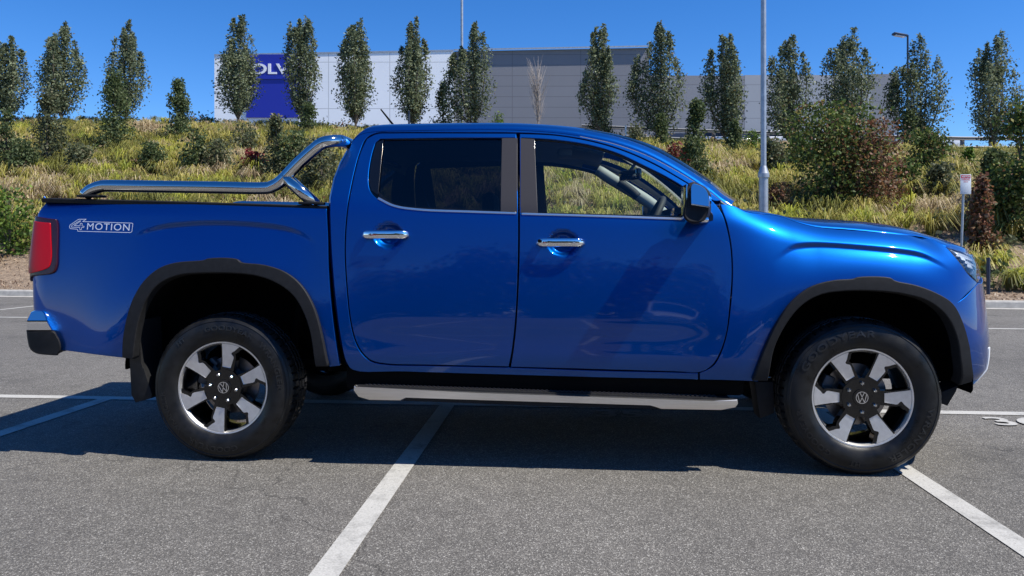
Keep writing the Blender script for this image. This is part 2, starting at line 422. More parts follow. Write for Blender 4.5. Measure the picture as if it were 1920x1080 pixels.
def leafcloud(P, size, pal, seed, up=.3, aspect=.62):
    """bent leaf cards at P; pal = list of (weight, rgb)"""
    r = np.random.default_rng(seed); n = len(P)
    d = r.normal(size=(n, 3)); d[:, 2] -= .35; d /= np.linalg.norm(d, axis=1, keepdims=True)
    nn = r.normal(size=(n, 3)); nn[:, 2] += up; nn -= (nn*d).sum(1, keepdims=True)*d; nn /= np.linalg.norm(nn, axis=1, keepdims=True)
    s = np.cross(d, nn); L_ = size*r.uniform(.6, 1.35, (n, 1)); wd = L_*aspect*.5
    a = P; bb = P+d*L_*.5+s*wd+nn*L_*.08; c_ = P+d*L_; dd = P+d*L_*.5-s*wd+nn*L_*.08
    V = np.stack([a, bb, c_, dd], 1).reshape(-1, 3); Q = np.arange(4*n).reshape(-1, 4)
    wts = np.array([p[0] for p in pal], float); wts /= wts.sum(); k = r.choice(len(pal), n, p=wts)
    c = np.array([p[1] for p in pal])[k]*r.uniform(.7, 1.35, (n, 1)); return V, Q, np.repeat(c, 4, 0)
PEAR = [(5, (.15, .18, .10)), (3, (.22, .255, .15)), (2, (.06, .08, .04)), (1.3, (.27, .29, .17)), (.25, (.16, .11, .04))]
SHRUB = [(4, (.075, .105, .04)), (3, (.11, .145, .06)), (1, (.18, .2, .09))]
GREYG = [(4, (.10, .12, .06)), (3, (.14, .15, .08)), (1, (.2, .18, .1))]
LIME = [(4, (.10, .17, .03)), (3, (.16, .23, .04)), (1, (.05, .09, .02))]
RUST = [(4, (.2, .085, .05)), (3, (.22, .11, .05)), (2, (.28, .19, .12)), (1.5, (.07, .08, .03))]
REDS = [(4, (.18, .025, .03)), (2, (.25, .06, .05)), (1, (.08, .06, .03))]
BUSH = [(4, (.075, .115, .03)), (3, (.12, .17, .045)), (1.4, (.24, .22, .06)), (.7, (.2, .11, .06)), (1, (.04, .055, .02))]
def limbs_mesh(name, limbs, m, parent, seg=7):
    V = []; Q = []
    for pts, r0, r1 in limbs:
        pts = [Vector(p) for p in pts]; n = len(pts); b0 = len(V)
        for i, p in enumerate(pts):
            t = (pts[min(i+1, n-1)]-pts[max(i-1, 0)]).normalized(); u = t.cross(Vector((.3, .9, .1))).normalized(); v = t.cross(u); rr = r0+(r1-r0)*i/(n-1)
            for k in range(seg): a = 2*math.pi*k/seg; V.append(tuple(p+(u*math.cos(a)+v*math.sin(a))*rr))
        for i in range(n-1):
            for k in range(seg): a = b0+i*seg+k; b2 = b0+i*seg+(k+1) % seg; Q.append((a, b2, b2+seg, a+seg))
    me = fastmesh(name, V, Q, m, parent); me.data.polygons.foreach_set('use_smooth', [True]*len(Q)); return me
def pear(px, ytop, ybase, wpx, label, seed, group='upright pear trees along the crest', trunkfrac=.07, leaders=None, dens=1., side=0., pal=PEAR, name='pear_tree', dy=0., cat='tree'):
    Y0 = crestY((px-960)/F*35)-.6+dy; X = (px-960)/F*Y0; Y0 = crestY(X)-.6+dy; X = (px-960)/F*Y0
    zb = terr(X, Y0) if Y0 < crestY(X) else crestZ(X); zt = CAMH+(HY-ytop)/F*Y0; H = zt-zb; Wd = wpx/F*Y0*1.1
    r = random.Random(seed); root = bpy.data.objects.new(name, None); C.objects.link(root); root.location = (X, Y0, zb); tag(root, label, cat, group)
    limbs = []; nl = leaders or r.randint(8, 10); PP = []; th = H*trunkfrac
    limbs.append(([(0, 0, -.3), (0, 0, th), (r.uniform(-.05, .05), 0, H*.45)], .075, .04))
    for k in range(nl):
        a = 2*math.pi*(k+r.uniform(-.3, .3))/nl; out = Wd*.5*r.uniform(.55, .86); 
        if k % 3 == 0: out *= .35
        if side and k < 2: a = 0 if side > 0 else math.pi; out = Wd*.5*abs(side)
        hh = H*(1.0-.34*(out/(Wd*.5))**1.5*r.uniform(.2, 1.35))*r.uniform(.9, 1.0)
        if k == 0: hh = H
        if side and k < 2: hh = H*(.60+.12*k)
        if side and k == 2: hh = H; out = 0
        hh = min(hh, H); P = []
        for j in range(11):
            t = j/10; rad = out*(1-(1-min(1, t*1.45))**1.8)*(1-.30*t*t); P.append((math.cos(a)*rad+r.uniform(-.03, .03), math.sin(a)*rad+r.uniform(-.03, .03), th+(hh-th)*t))
        limbs.append((P, .035, .006)); PP.append((P, hh))
    limbs_mesh('trunk', limbs, M['bark'], root)
    g = np.random.default_rng(seed); pts = []
    for P, hh in PP:
        P = np.array(P); n_ = int(dens*1350*(hh/H)); nc = 30
        ct = g.uniform(.10, 1.0, nc)**.9; off = g.normal(size=(nc, 3))*.5; 
        kk = g.integers(0, nc, n_); t = np.clip(ct[kk]+g.normal(size=n_)*.035, .06, 1.02)
        base = np.stack([np.interp(t*10, range(11), P[:, i]) for i in range(3)], 1)
        wr = Wd*.20*(1.02-t)**.6*np.clip(t*3.0, .25, 1)
        pts.append(base+np.clip(off, -1., 1.)[kk]*wr[:, None]*.85+np.clip(g.normal(size=(n_, 3)), -1.5, 1.5)*wr[:, None]*np.array([.55, .55, .7]))
    pts = np.concatenate(pts); pts = pts[pts[:, 2] < H*1.0]
    V, Q, c = leafcloud(pts, .118, pal, seed); fastmesh('crown', V, Q, M['leaf'], root, c)
    return root
def shrub(px, ytop, ybase, wpx, label, seed, pal=SHRUB, n=2200, kind='cone', leaf=.11, name='shrub', group=None, cat='shrub', Y=None):
    if Y is None: X, Y0, zb = at_slope(px, ybase)
    else: Y0 = Y; X = (px-960)/F*Y0; zb = terr(X, Y0)
    H = CAMH+(HY-ytop)/F*Y0-zb; Wd = wpx/F*Y0
    g = np.random.default_rng(seed); r = random.Random(seed)
    root = bpy.data.objects.new(name, None); C.objects.link(root); root.location = (X, Y0, zb); tag(root, label, cat, group)
    nc = 34; ct = g.uniform(.04, 1, nc)
    if kind == 'cone': wr = .5*Wd*(1-ct)**.75*(.55+.45*np.clip(ct*5, 0, 1))
    else: wr = .5*Wd*np.sqrt(np.clip(1-(2*ct-1)**2*.8-.0, 0, 1))
    a = g.uniform(0, 6.283, nc); rr = wr*g.uniform(.35, .85, nc); cc = np.stack([np.cos(a)*rr, np.sin(a)*rr, ct*H*.93], 1)
    limbs = [([(0, 0, -.2), (0, 0, H*.5), (r.uniform(-.05, .05), 0, H*.93)], max(.02, Wd*.03), .008)]
    for k in range(nc): limbs.append(([(0, 0, max(0, cc[k][2]-.3*H)), tuple(cc[k]*np.array([.6, .6, 1])-np.array([0, 0, .07*H])), tuple(cc[k])], max(.008, Wd*.008), .004))
    limbs_mesh('stem', limbs, M['bark'], root, 5)
    kk = g.integers(0, nc, n); cr_ = (.20*Wd*(1.15-.6*ct) if kind == 'cone' else np.full(nc, .19*Wd))
    P = cc[kk]+np.clip(g.normal(size=(n, 3)), -1.7, 1.7)*cr_[kk][:, None]*np.array([.62, .62, .75]); P[:, 2] = np.clip(P[:, 2], .03, H*1.02)
    V, Q, c = leafcloud(P, leaf, pal, seed, .5); fastmesh('foliage', V, Q, M['leaf'], root, c); return root
# ---- pears on the crest
PEARS = [(14, 68, 225, 76, 'pear tree at the far left edge, cut by the frame', 0), (115, 42, 225, 92, 'twin-topped pear tree second from the left edge', 0),
 (236, 38, 225, 80, 'tall pear tree above the third shrub, left of the white building', 0), (447, 28, 235, 84, 'dense pear tree hiding the left edge of the blue sign', 0),
 (566, 28, 240, 78, 'slender pear tree on the right edge of the blue sign', 0), (667, 35, 243, 80, 'pear tree before the white wall, right of the blue sign', 0),
 (775, 33, 250, 76, 'pear tree in front of the right end of the white wall', 0), (890, 42, 250, 92, 'pear tree at the joint of the white and grey walls, beside a pole', -1.1),
 (1124, 45, 262, 72, 'narrow pear tree before the dark grey wall, above the cab', 0), (1240, 40, 270, 96, 'three-spired pear tree where the grey building steps down', -1.15),
 (1360, 62, 275, 86, 'pear tree left of the big lamp pole', 0), (1478, 66, 280, 100, 'pear tree just right of the big lamp pole', 0),
 (1588, 52, 290, 112, 'broad pear tree rising behind the large bush', 0), (1726, 65, 292, 106, 'open-crowned pear tree in front of the lamp with a flat head', -1.1), (1864, 58, 295, 108, 'wide pear tree at the right end of the row', 0)]
for i, (px, yt, yb_, wp, lb, sd_) in enumerate(PEARS): pear(px, yt, yb_, wp, lb, 100+i, side=sd_, dens=.98)
# bare dead tree
Y0 = 34.; X = (1009-960)/F*Y0; root = bpy.data.objects.new('bare_tree', None); C.objects.link(root); root.location = (X, Y0, crestZ(X)-.2); tag(root, 'leafless pale dead tree against the dark grey wall', 'tree')
H = CAMH+(HY-92)/F*Y0-crestZ(X); r = random.Random(5); limbs = [([(0, 0, -.2), (.03, 0, H*.3), (.0, 0, H*.97)], .05, .008)]
for k in range(34):
    t0 = r.uniform(.06, .62); a = r.uniform(0, 6.28); ln = H*r.uniform(.25, .5)*(1-t0*.5); o_ = .2*ln
    P = [(math.cos(a)*o_*(q/5)**.8+r.uniform(-.03, .03), math.sin(a)*o_*(q/5)**.8, t0*H+ln*q/5) for q in range(6)]; P = [(x, y, min(z, H)) for x, y, z in P]; limbs.append((P, .016, .004))
    for j in range(3):
        q = r.randint(1, 4); a2 = a+r.uniform(-1, 1); P2 = [(P[q][0]+math.cos(a2)*.12*s_, P[q][1]+math.sin(a2)*.12*s_, P[q][2]+.28*s_) for s_ in range(4)]; limbs.append((P2, .009, .003))
limbs_mesh('branches', limbs, M['palebark'], root, 5)
# ---- shrubs on the slope
SH = [(88, 165, 322, 82, 'feathery green sapling below the second pear from the left', GREYG, 'cone', 1900), (215, 128, 292, 88, 'bushy green sapling below the third pear from the left', SHRUB, 'cone', 2600),
 (335, 148, 276, 62, 'lone dark conical shrub between third and fourth pears', SHRUB, 'cone', 2200), (364, 238, 338, 46, 'small shrub just above the chrome rail, right of the lone cone', SHRUB, 'oval', 900),
 (12, 195, 330, 60, 'dark shrub cut by the left frame edge', SHRUB, 'cone', 1200), (18, 345, 478, 74, 'light green leafy bush at the left, beside the tail lamp', LIME, 'oval', 900),
 (518, 215, 345, 60, 'grey green bush left of the sports bar hoop', GREYG, 'cone', 1800), (478, 285, 335, 38, 'small crimson shrub behind the sports bar', REDS, 'oval', 700),
 (578, 190, 262, 50, 'shrub at the foot of the pear right of the blue sign', SHRUB, 'cone', 900), (603, 262, 372, 72, 'leafy bush seen under the sports bar hoop', GREYG, 'oval', 1700), (455, 232, 300, 50, 'small shrub under the pear hiding the sign edge', GREYG, 'oval', 800),
 (826, 150, 246, 44, 'small green tree between the two pears near the wall joint', SHRUB, 'cone', 1200), (932, 208, 246, 24, 'tiny shrub just above the cab roof', LIME, 'oval', 300),
 (1128, 214, 262, 46, 'shrub at the foot of the narrow pear', SHRUB, 'oval', 700), (1192, 230, 282, 34, 'small twiggy shrub above the windscreen', GREYG, 'oval', 500),
 (1238, 214, 300, 50, 'green shrub under the three-spired pear', SHRUB, 'cone', 1400), (1306, 184, 346, 60, 'tall conical shrub behind the windscreen pillar', SHRUB, 'cone', 2600), (1272, 268, 325, 36, 'crimson shrub next to the windscreen pillar', REDS, 'oval', 700),
 (1377, 224, 304, 46, 'conical shrub under the pear left of the lamp pole', SHRUB, 'cone', 1300), (1412, 245, 300, 36, 'small green bush left of the lamp pole', LIME, 'oval', 500),
 (1742, 240, 345, 62, 'green bush under the open-crowned pear', BUSH, 'oval', 1500), (1705, 205, 290, 50, 'green shrub beside the guard rail', SHRUB, 'cone', 1000), (1815, 275, 335, 34, 'bright lime shrub above the red and white sign', LIME, 'cone', 700),
 (1868, 285, 420, 66, 'dark shrub right of the small parking sign', SHRUB, 'oval', 1900)]
for i, (px, yt, yb_, wp, lb, pal, kd, n_) in enumerate(SH): shrub(px, yt, yb_, wp*1.1, lb, 300+i, pal, int(n_*1.7), kd, name='sapling' if kd == 'cone' else 'shrub', group='shrubs planted on the embankment')
MORE = [(402, 262, 332, 62, 'grey green bush left of the small crimson shrub', GREYG), (548, 248, 345, 66, 'loose olive bush above the bend of the sports bar', SHRUB), (150, 272, 338, 52, 'low olive shrub between the two leftmost saplings', GREYG), (288, 268, 335, 46, 'low shrub below the gap left of the lone dark cone', SHRUB),
 (40, 262, 345, 50, 'low green shrub near the left edge of the bank', SHRUB), (1448, 262, 345, 50, 'olive shrub just right of the lamp pole', GREYG), (1500, 250, 330, 60, 'leafy shrub left of the large green bush', BUSH), (1700, 300, 372, 60, 'low green shrub right of the large bush', BUSH), (1768, 305, 385, 52, 'grassy green shrub left of the parking sign', GREYG), (1885, 300, 440, 70, 'dense green bush right of the russet tree', BUSH)]
for i, (px, yt, yb_, wp, lb, pal) in enumerate(MORE): shrub(px, yt, yb_, wp, lb, 500+i, pal, 1900, 'oval', group='shrubs planted on the embankment')
# near, larger ones with a set distance
shrub(1562, 206, 0, 205, 'large green bush rising behind the bonnet', 401, BUSH, 8000, 'oval', .11, 'large_bush', Y=20.5)
shrub(1628, 235, 0, 150, 'russet brown bush joined to the large green bush', 402, RUST, 3600, 'oval', .10, 'russet_bush', Y=20.3)
shrub(1455, 345, 0, 60, 'small russet bush right of the lamp pole foot', 405, RUST, 900, 'oval', .10, 'russet_bush', Y=20.)
shrub(1842, 322, 0, 72, 'small tree of dry russet leaves behind the parking sign', 403, RUST, 2400, 'cone', .095, 'russet_tree', cat='tree', Y=15.9)
shrub(1915, 190, 0, 110, 'dark green tree cut by the right frame edge', 404, BUSH, 7000, 'oval', .10, 'evergreen_tree', cat='tree', Y=17.5)
# ---- tussock grass: uncountable, one object
g = np.random.default_rng(3)
def tussocks(X, Y, R_, pal_i, nb, seed, fine=1.0):
    r = np.random.default_rng(seed); n = len(X); tot = n*nb; z = np.array([terr(x, y) for x, y in zip(X, Y)])
    base = np.repeat(np.stack([X, Y, z], 1), nb, 0); R2 = np.repeat(R_, nb)
    a = r.uniform(0, 6.283, tot); lean = r.uniform(.15, 1.0, tot)**.8; ln = R2*r.uniform(.75, 1.25, tot)
    d = np.stack([np.cos(a), np.sin(a), np.zeros(tot)], 1); s = np.stack([-np.sin(a), np.cos(a), np.zeros(tot)], 1)
    w0 = fine*.011*r.uniform(.7, 1.4, tot)[:, None]; base = base+d*(R2*.10*r.uniform(0, 1, tot))[:, None]
    L_ = ln[:, None]; le = lean[:, None]; up = np.array([0, 0, 1.])
    p1 = base+d*L_*.28*le+up*L_*.62; p2 = base+d*L_*.72*le+up*L_*(.95-.30*le); p3 = base+d*L_*1.12*le+up*L_*(.92-.75*le)
    V = np.stack([base-s*w0, base+s*w0, p1-s*w0, p1+s*w0, p2-s*w0*.8, p2+s*w0*.8, p3-s*w0*.2, p3+s*w0*.2], 1).reshape(-1, 3)
    o = np.arange(tot)[:, None]*8; Q = np.concatenate([o+np.array([0, 1, 3, 2]), o+np.array([2, 3, 5, 4]), o+np.array([4, 5, 7, 6])], 0)
    pals = np.array([[(.42, .37, .085), (.28, .28, .06), (.50, .42, .16)], [(.20, .20, .05), (.27, .27, .07), (.13, .13, .04)], [(.48, .38, .23), (.36, .27, .15), (.58, .48, .31)], [(.46, .45, .07), (.36, .38, .055), (.26, .30, .05)]])
    c = pals[np.repeat(pal_i, nb), r.integers(0, 3, tot)]*r.uniform(.7, 1.25, (tot, 1)); return V, Q, np.repeat(c, 8, 0)
n = 4200; X = g.uniform(-30, 30, n); kk = np.array([kerbY(x) for x in X]); cc = np.array([crestY(x) for x in X])
t = g.uniform(.10, 1.02, n)**.9; t = np.where(X > 0, t*.97+.03, t); Y = kk+1.6+(cc-kk-1.6)*t; keep = np.abs(X) < Y*.78
X, Y = X[keep], Y[keep]; n = len(X)
patch = np.sin(X*.55+1)*np.sin(Y*.6+X*.2)+g.normal(size=n)*.55
pi_ = np.where(patch > .72, 2, np.where(patch < -.6, 1, np.where(g.random(n) < .22, 3, 0)))
V, Q, c = tussocks(X, Y, g.uniform(.42, .8, n)*np.where(np.array([crestY(x)-y for x, y in zip(X, Y)]) < 3.0, .5, 1), pi_, 84, 8, .82)
tag(fastmesh('tussock_grass', V, Q, M['blade'], None, c), 'yellow green and straw tussock grass covering the embankment', 'grass', kind='stuff')
# garden edge tussocks by the kerb, greener
n = 70; X = np.concatenate([g.uniform(5.5, 13, 55), g.uniform(-14, -8.5, 15)]); Y = np.array([kerbY(x) for x in X])+np.where(X > 0, g.uniform(1.3, 3.6, n), g.uniform(3.0, 6, n))
V, Q, c = tussocks(X, Y, g.uniform(.4, .62, n), g.choice([3, 1, 0, 3], n), 110, 9, .9)
tag(fastmesh('border_grass', V, Q, M['blade'], None, c), 'lime green strappy grass along the garden border', 'grass', kind='stuff')
# low mixed weeds between the tussocks
n = 420; X = g.uniform(-24, 24, n); kk = np.array([kerbY(x) for x in X]); cc = np.array([crestY(x) for x in X]); Y = kk+2+(cc-kk-2.2)*g.uniform(0, 1, n); Z = np.array([terr(x, y) for x, y in zip(X, Y)])
m_ = 90; R_ = np.repeat(g.uniform(.25, .65, n), m_)[:, None]; P = np.repeat(np.stack([X, Y, Z], 1), m_, 0)+g.normal(size=(n*m_, 3))*R_*np.array([.55, .55, .30])+np.array([0, 0, .28]); ki = g.integers(0, 4, n)
Vs, Qs, Cs, o0 = [], [], [], 0
for j, pl_ in enumerate((SHRUB, BUSH, GREYG, [(4, (.22, .13, .08)), (3, (.33, .24, .14)), (1, (.15, .16, .06))])):
    sel = np.repeat(ki == j, m_); V, Q, c = leafcloud(P[sel], .13, pl_, 60+j, .6); Vs.append(V); Qs.append(Q+o0); Cs.append(c); o0 += len(V)
tag(fastmesh('ground_cover', np.concatenate(Vs), np.concatenate(Qs), M['leaf'], None, np.concatenate(Cs)), 'mixed low weeds and ground cover between the grass tussocks', 'ground cover', kind='stuff')
# bark chips and dry leaf litter
n = 26000; X = g.uniform(-15, 15, n); kk = np.array([kerbY(x) for x in X]); Y = kk+.22+g.uniform(0, 1, n)**1.2*9; Z = np.array([terr(x, y) for x, y in zip(X, Y)])+.015
V, Q, c = leafcloud(np.stack([X, Y, Z], 1), .06, [(3, (.30, .2, .13)), (2, (.45, .33, .22)), (2, (.12, .07, .045)), (1, (.55, .45, .34))], 12, 1.5, .45)
tag(fastmesh('bark_mulch', V, Q, M['blade'], None, c), 'brown bark chips and dry leaf litter in the garden bed', 'mulch', kind='stuff')
# ============================================================ beyond the crest
def wall_mat(name, c, rough=.6, hl=0., vl=0., wv=.06):
    """cladding: pale sheets with dark joints in real metres"""
    m = mat(name, c, rough); N, L, b = nodes(m); tc = N.new('ShaderNodeTexCoord'); sp_ = N.new('ShaderNodeSeparateXYZ'); L.new(tc.outputs['Object'], sp_.inputs[0])
    def joint(out, per):
        a = N.new('ShaderNodeMath'); a.operation = 'MODULO'; a.inputs[1].default_value = per
        ad = N.new('ShaderNodeMath'); ad.operation = 'ADD'; ad.inputs[1].default_value = 200*per; L.new(out, ad.inputs[0]); L.new(ad.outputs[0], a.inputs[0])
        l = N.new('ShaderNodeMath'); l.operation = 'LESS_THAN'; l.inputs[1].default_value = wv; L.new(a.outputs[0], l.inputs[0]); return l.outputs[0]
    fl = N.new('ShaderNodeTexNoise'); fl.inputs['Scale'].default_value = .25; L.new(tc.outputs['Object'], fl.inputs['Vector'])
    r = N.new('ShaderNodeValToRGB'); r.color_ramp.elements[0].color = (*[k*.9 for k in c], 1); r.color_ramp.elements[1].color = (*[min(1, k*1.08) for k in c], 1); L.new(fl.outputs[0], r.inputs[0]); cur = r.outputs[0]
    for out, per in ((sp_.outputs[2], hl), (sp_.outputs[0], vl)):
        if per:
            j = joint(out, per); x = N.new('ShaderNodeMixRGB'); x.inputs[2].default_value = (*[k*.62 for k in c], 1); L.new(j, x.inputs[0]); L.new(cur, x.inputs[1]); cur = x.outputs[0]
    L.new(cur, b.inputs['Base Color']); return m
M['clad_white'] = wall_mat('white_cladding', (.86, .87, .88), .45, 4.4, 2.9, .07)
M['clad_dark'] = wall_mat('dark_grey_cladding', (.20, .20, .215), .6, 1.0, 6.5, .05)
M['clad_mid'] = wall_mat('mid_grey_cladding', (.24, .24, .255), .6, 1.6, 8., .05)
M['clad_pale'] = wall_mat('pale_grey_cladding', (.36, .37, .39), .6, 1.6, 8., .05)
YB_ = 70.; bd = bpy.data.objects.new('showroom_building', None); C.objects.link(bd); bd.location = (0, YB_, 5)
tag(bd, 'large flat-roofed showroom clad in white and grey panels, behind the pear trees', 'building')
def bx(px, Y=YB_): return (px-960)/F*Y
def bz(py, Y=YB_): return CAMH+(HY-py)/F*Y
def block(nm, x0, x1, zt, y0, dep, m, zt2=None, parent=bd):
    oy = parent.location if parent else Vector((0, 0, 0)); zb = 3.0
    z2 = zt if zt2 is None else zt2
    vs = [(x0, y0, zb), (x1, y0, zb), (x1, y0+dep, zb), (x0, y0+dep, zb), (x0, y0, zt), (x1, y0, z2), (x1, y0+dep, z2), (x0, y0+dep, zt)]
    vs = [(a-oy[0], b2-oy[1], c_-oy[2]) for a, b2, c_ in vs]
    return mesh(nm, vs, [(0, 1, 5, 4), (1, 2, 6, 5), (2, 3, 7, 6), (3, 0, 4, 7), (4, 5, 6, 7)], m, parent, smooth=False)
block('white_wall', bx(402), bx(851), bz(104.5), YB_, 30, M['clad_white'], bz(96))
block('dark_wall', bx(851)+.02, bx(1218), bz(95), YB_+.3, 30, M['clad_dark'], bz(88))
block('lower_wall', bx(1218)+.02, bx(1400), bz(139), YB_+.6, 30, M['clad_mid'])
block('lower_wall', bx(1400)+.02, bx(1640), bz(138), YB_+.6, 30, M['clad_pale'])
block('end_wall', bx(1640)+.02, bx(1692), bz(136), YB_+.6, 30, M['clad_mid'])
for a, b2, z0, z1, m in ((402, 851, bz(104.5), bz(96), 'clad_white'), (851, 1218, bz(95), bz(88), 'clad_dark')):
    x0, x1 = bx(a), bx(b2); mesh('parapet_cap', [(x0, -.06, z0-5-.02), (x1-.05, -.06, z1-5-.02), (x1-.05, -.06, z1-5+.14), (x0, -.06, z0-5+.14), (x0, .3, z0-5+.14), (x1-.05, .3, z1-5+.14)], [(0, 1, 2, 3), (3, 2, 5, 4)], M['galv'], bd, smooth=False)
# dark ground-floor band: roller doors and their shade drawn as one dark sheet
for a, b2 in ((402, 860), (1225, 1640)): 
    x0, x1 = bx(a), bx(b2); mesh('door_shade_band', [(x0, -.08, -1.5), (x1, -.08, -1.5), (x1, -.08, bz(240 if a < 900 else 250)-5), (x0, -.08, bz(236 if a < 900 else 250)-5)], [(0, 1, 2, 3)], M['darkmetal'], bd, smooth=False)
# blue sign panel with white letters
sg = bpy.data.objects.new('sign_panel', bpy.data.meshes.new('x')); M['signblue'] = mat('sign_blue', (.012, .022, .32), .4); M['signwhite'] = mat('sign_white', (.8, .8, .82), .5)
x0, x1 = bx(463), bx(560); z0, z1 = bz(221)-5, bz(103)-5
bpy.data.objects.remove(sg); bm = bmesh.new(); bbox(bm, ((x0+x1)/2, -.12, (z0+z1)/2), (x1-x0, .2, z1-z0)); sg = bmobj('sign_panel', bm, M['signblue'], bd)
bm = bmesh.new(); bbox(bm, ((x0+x1)/2, -.26, bz(146)-5), (x1-x0+.02, .12, .35)); bmobj('sign_ledge', bm, M['signblue'], bd)
tv, tf = text_mesh('VOLVO', 1.35, True, .06, 1.0, 1.35)
cxs = bx(511.5)
mesh('sign_letters', [(cxs+x, -.26-z, bz(131.5)-5+y) for x, y, z in tv], tf, M['signwhite'], bd, smooth=False)
# slab serifs on the letters
# guard rail along the upper road: each run one thing with posts and rails
gr = bpy.data.objects.new('guard_rail', None); C.objects.link(gr); gr.location = (0, 38, 4); tag(gr, 'galvanised two-rail guard rail along the upper road', 'guard rail')
XS = np.arange(3.5, 25.5, 1.3); 
def gy(X): return crestY(X)+1.6
def gz0(X): return crestZ(X)-.02
for X in XS:
    bm = bmesh.new(); bbox(bm, (X, gy(X)-38, gz0(X)+.40-4), (.16, .12, 1.1), .01); bmobj('post', bm, M['rail'], gr)
for h_ in (.5, .95):
    vs = []; fs = []; prof_ = [(-.09, 0), (-.05, -.04), (-.01, 0), (.01, 0), (.05, -.04), (.09, 0)]
    for X in list(XS)+[27.5]:
        for a, b2 in prof_: vs.append((X, gy(X)-38-.10+b2, gz0(X)+h_-4+a))
    for i in range(len(XS)):
        for k in range(5): a = i*6+k; fs.append((a, a+6, a+7, a+1))
    mesh('rail', vs, fs, M['rail'], gr, smooth=False)
# dark strip standing for road edge and guard rail shade, left on the crest
lw = mesh('road_edge_shade', [(x, crestY(x)+.9+d, crestZ(x)+z) for x in np.arange(-14.5, -6, 1.0) for d, z in ((0, -.3), (0, .16), (.25, .16), (.25, -.3))], [(i*4+k, i*4+4+k, i*4+5+k, i*4+1+k) for i in range(8) for k in range(3)], M['darkmetal'], smooth=False)
tag(lw, 'low dark strip for the shaded road edge on the crest below the white building', 'wall')
# ---- lamp columns
def lamp(px, Y, zb, h, r0, r1, lab, base_h=0, base_r=0, head=0, name='lamp_post', m=None):
    X = (px-960)/F*Y; root = bpy.data.objects.new(name, None); C.objects.link(root); root.location = (X, Y, zb); tag(root, lab, 'lamp post')
    m = m or M['galv']; cyl('pole', (0, 0, base_h), (0, 0, h), r0, m, root, r1, 20)
    if base_h:
        cyl('pole_base', (0, 0, -.1), (0, 0, base_h-.12), base_r, m, root, base_r*.95, 24)
        lathe = bmesh.new(); bcyl(lathe, (0, 0, base_h-.12), (0, 0, base_h-.04), base_r*1.18, base_r*1.18, 24); bcyl(lathe, (0, 0, base_h-.04), (0, 0, base_h+.12), base_r*1.15, r0*1.02, 24); bmobj('collar', lathe, m, root, ang=40)
        box('hatch', (0, -base_r*.97, .75), (.1, .02, .35), m, root, .004)
    s_ = -1 if head <= 0 else 1
    if head == 0: cyl('arm', (0, 0, h-.1), (-1.2, 0, h+.05), .045, m, root)
    hw = .75; hx = -1.3 if head == 0 else s_*.45
    bm = bmesh.new(); bbox(bm, (hx, 0, h+.02), (hw, .34, .12), .03, Matrix.Rotation(math.radians(10), 4, 'Y')); bmobj('lamp_head', bm, M['darkmetal'] if head else m, root, ang=40)
    if head: bm = bmesh.new(); bbox(bm, (hx, 0, h-.06), (hw*.75, .26, .03), .005, Matrix.Rotation(math.radians(10), 4, 'Y')); bmobj('lamp_lens', bm, M['lampwhite'], root)
    return root
Yp = 15.3; Xp = (1431-960)/F*Yp; zb = terr(Xp, Yp); lamp(1431.5, Yp, zb, 9.5, .058, .048, 'tall grey tapered pole with thick collared base, behind the bonnet', CAMH+(HY-322)/F*Yp-zb, .098)
Xp = (866-960)/F*37; lamp(866, 37.6, crestZ(Xp)-.1, 14, .075, .06, 'thin pale pole rising where white and grey walls meet')
Xp = (1702-960)/F*41; lamp(1702, 41, crestZ(Xp), CAMH+(HY-66)/F*41-crestZ(Xp), .06, .05, 'dark slim lamp with flat head pointing left, right side', head=-1, m=M['darkmetal'])
# ---- small sign on its leaning post
Ys = 14.9; Xs = (1803-960)/F*Ys; zs = terr(Xs, Ys); ps = bpy.data.objects.new('parking_sign', None); C.objects.link(ps); ps.location = (Xs, Ys, zs)
tag(ps, 'small white sign with red lettering on a leaning steel post', 'sign')
zt = CAMH+(HY-333)/F*Ys-zs; dxs = (1808-1801)/F*Ys
cyl('post', (-.02, .02, -.1), (dxs-.02, .02, zt), .024, M['galv'], ps, seg=12)
M['plate'] = mat('sign_plate', (.72, .76, .8), .4); M['signred'] = mat('sign_red', (.55, .04, .06), .5); M['signink'] = mat('sign_ink', (.05, .05, .06), .5)
zc = CAMH+(HY-345.5)/F*Ys-zs; box('sign_plate', (dxs, -.012, zc), (.215, .006, .395), M['plate'], ps, .002)
def stext(t, dz, sz, m, xs=1.): 
    tv, tf = text_mesh(t, sz, True, 0, 1.0, xs); mesh('sign_text', [(dxs+x, -.0175, zc+dz+y) for x, y, z in tv], tf, m, ps, smooth=False)
box('red_band', (dxs, -.0155, zc+.152), (.19, .002, .066), M['signred'], ps, .0)
stext('VISITOR', .152, .05, M['plate'], .9); stext('PARKING', .092, .048, M['signred'], .85); stext('ONLY', .048, .032, M['signred'], 1.1); stext('- - -', -.168, .03, M['signink'], 1.3)
# ---- dark bollard stake on the garden edge
Yb = kerbY(9.3)+1.1; Xb = (1853-960)/F*Yb; bo = cyl('bollard', (Xb, Yb, terr(Xb, Yb)-.1), (Xb, Yb, CAMH+(HY-483)/F*Yb), .034, M['darkmetal'], None, seg=16); tag(bo, 'thin dark stake at the garden edge right of the headlight', 'bollard')
for px, y0, y1, lb, m in ((1173, 235, 262, 'short white marker post above the windscreen', 'signwhite'), (767, 208, 250, 'short dark stake beside the pear tree trunk', 'darkmetal')):
    Y = 35.; X = (px-960)/F*Y; o = cyl('marker_post', (X, Y, crestZ(X)-.2), (X, Y, CAMH+(HY-y0)/F*Y), .045 if m == 'signwhite' else .05, M[m], None, seg=12); tag(o, lb, 'post')
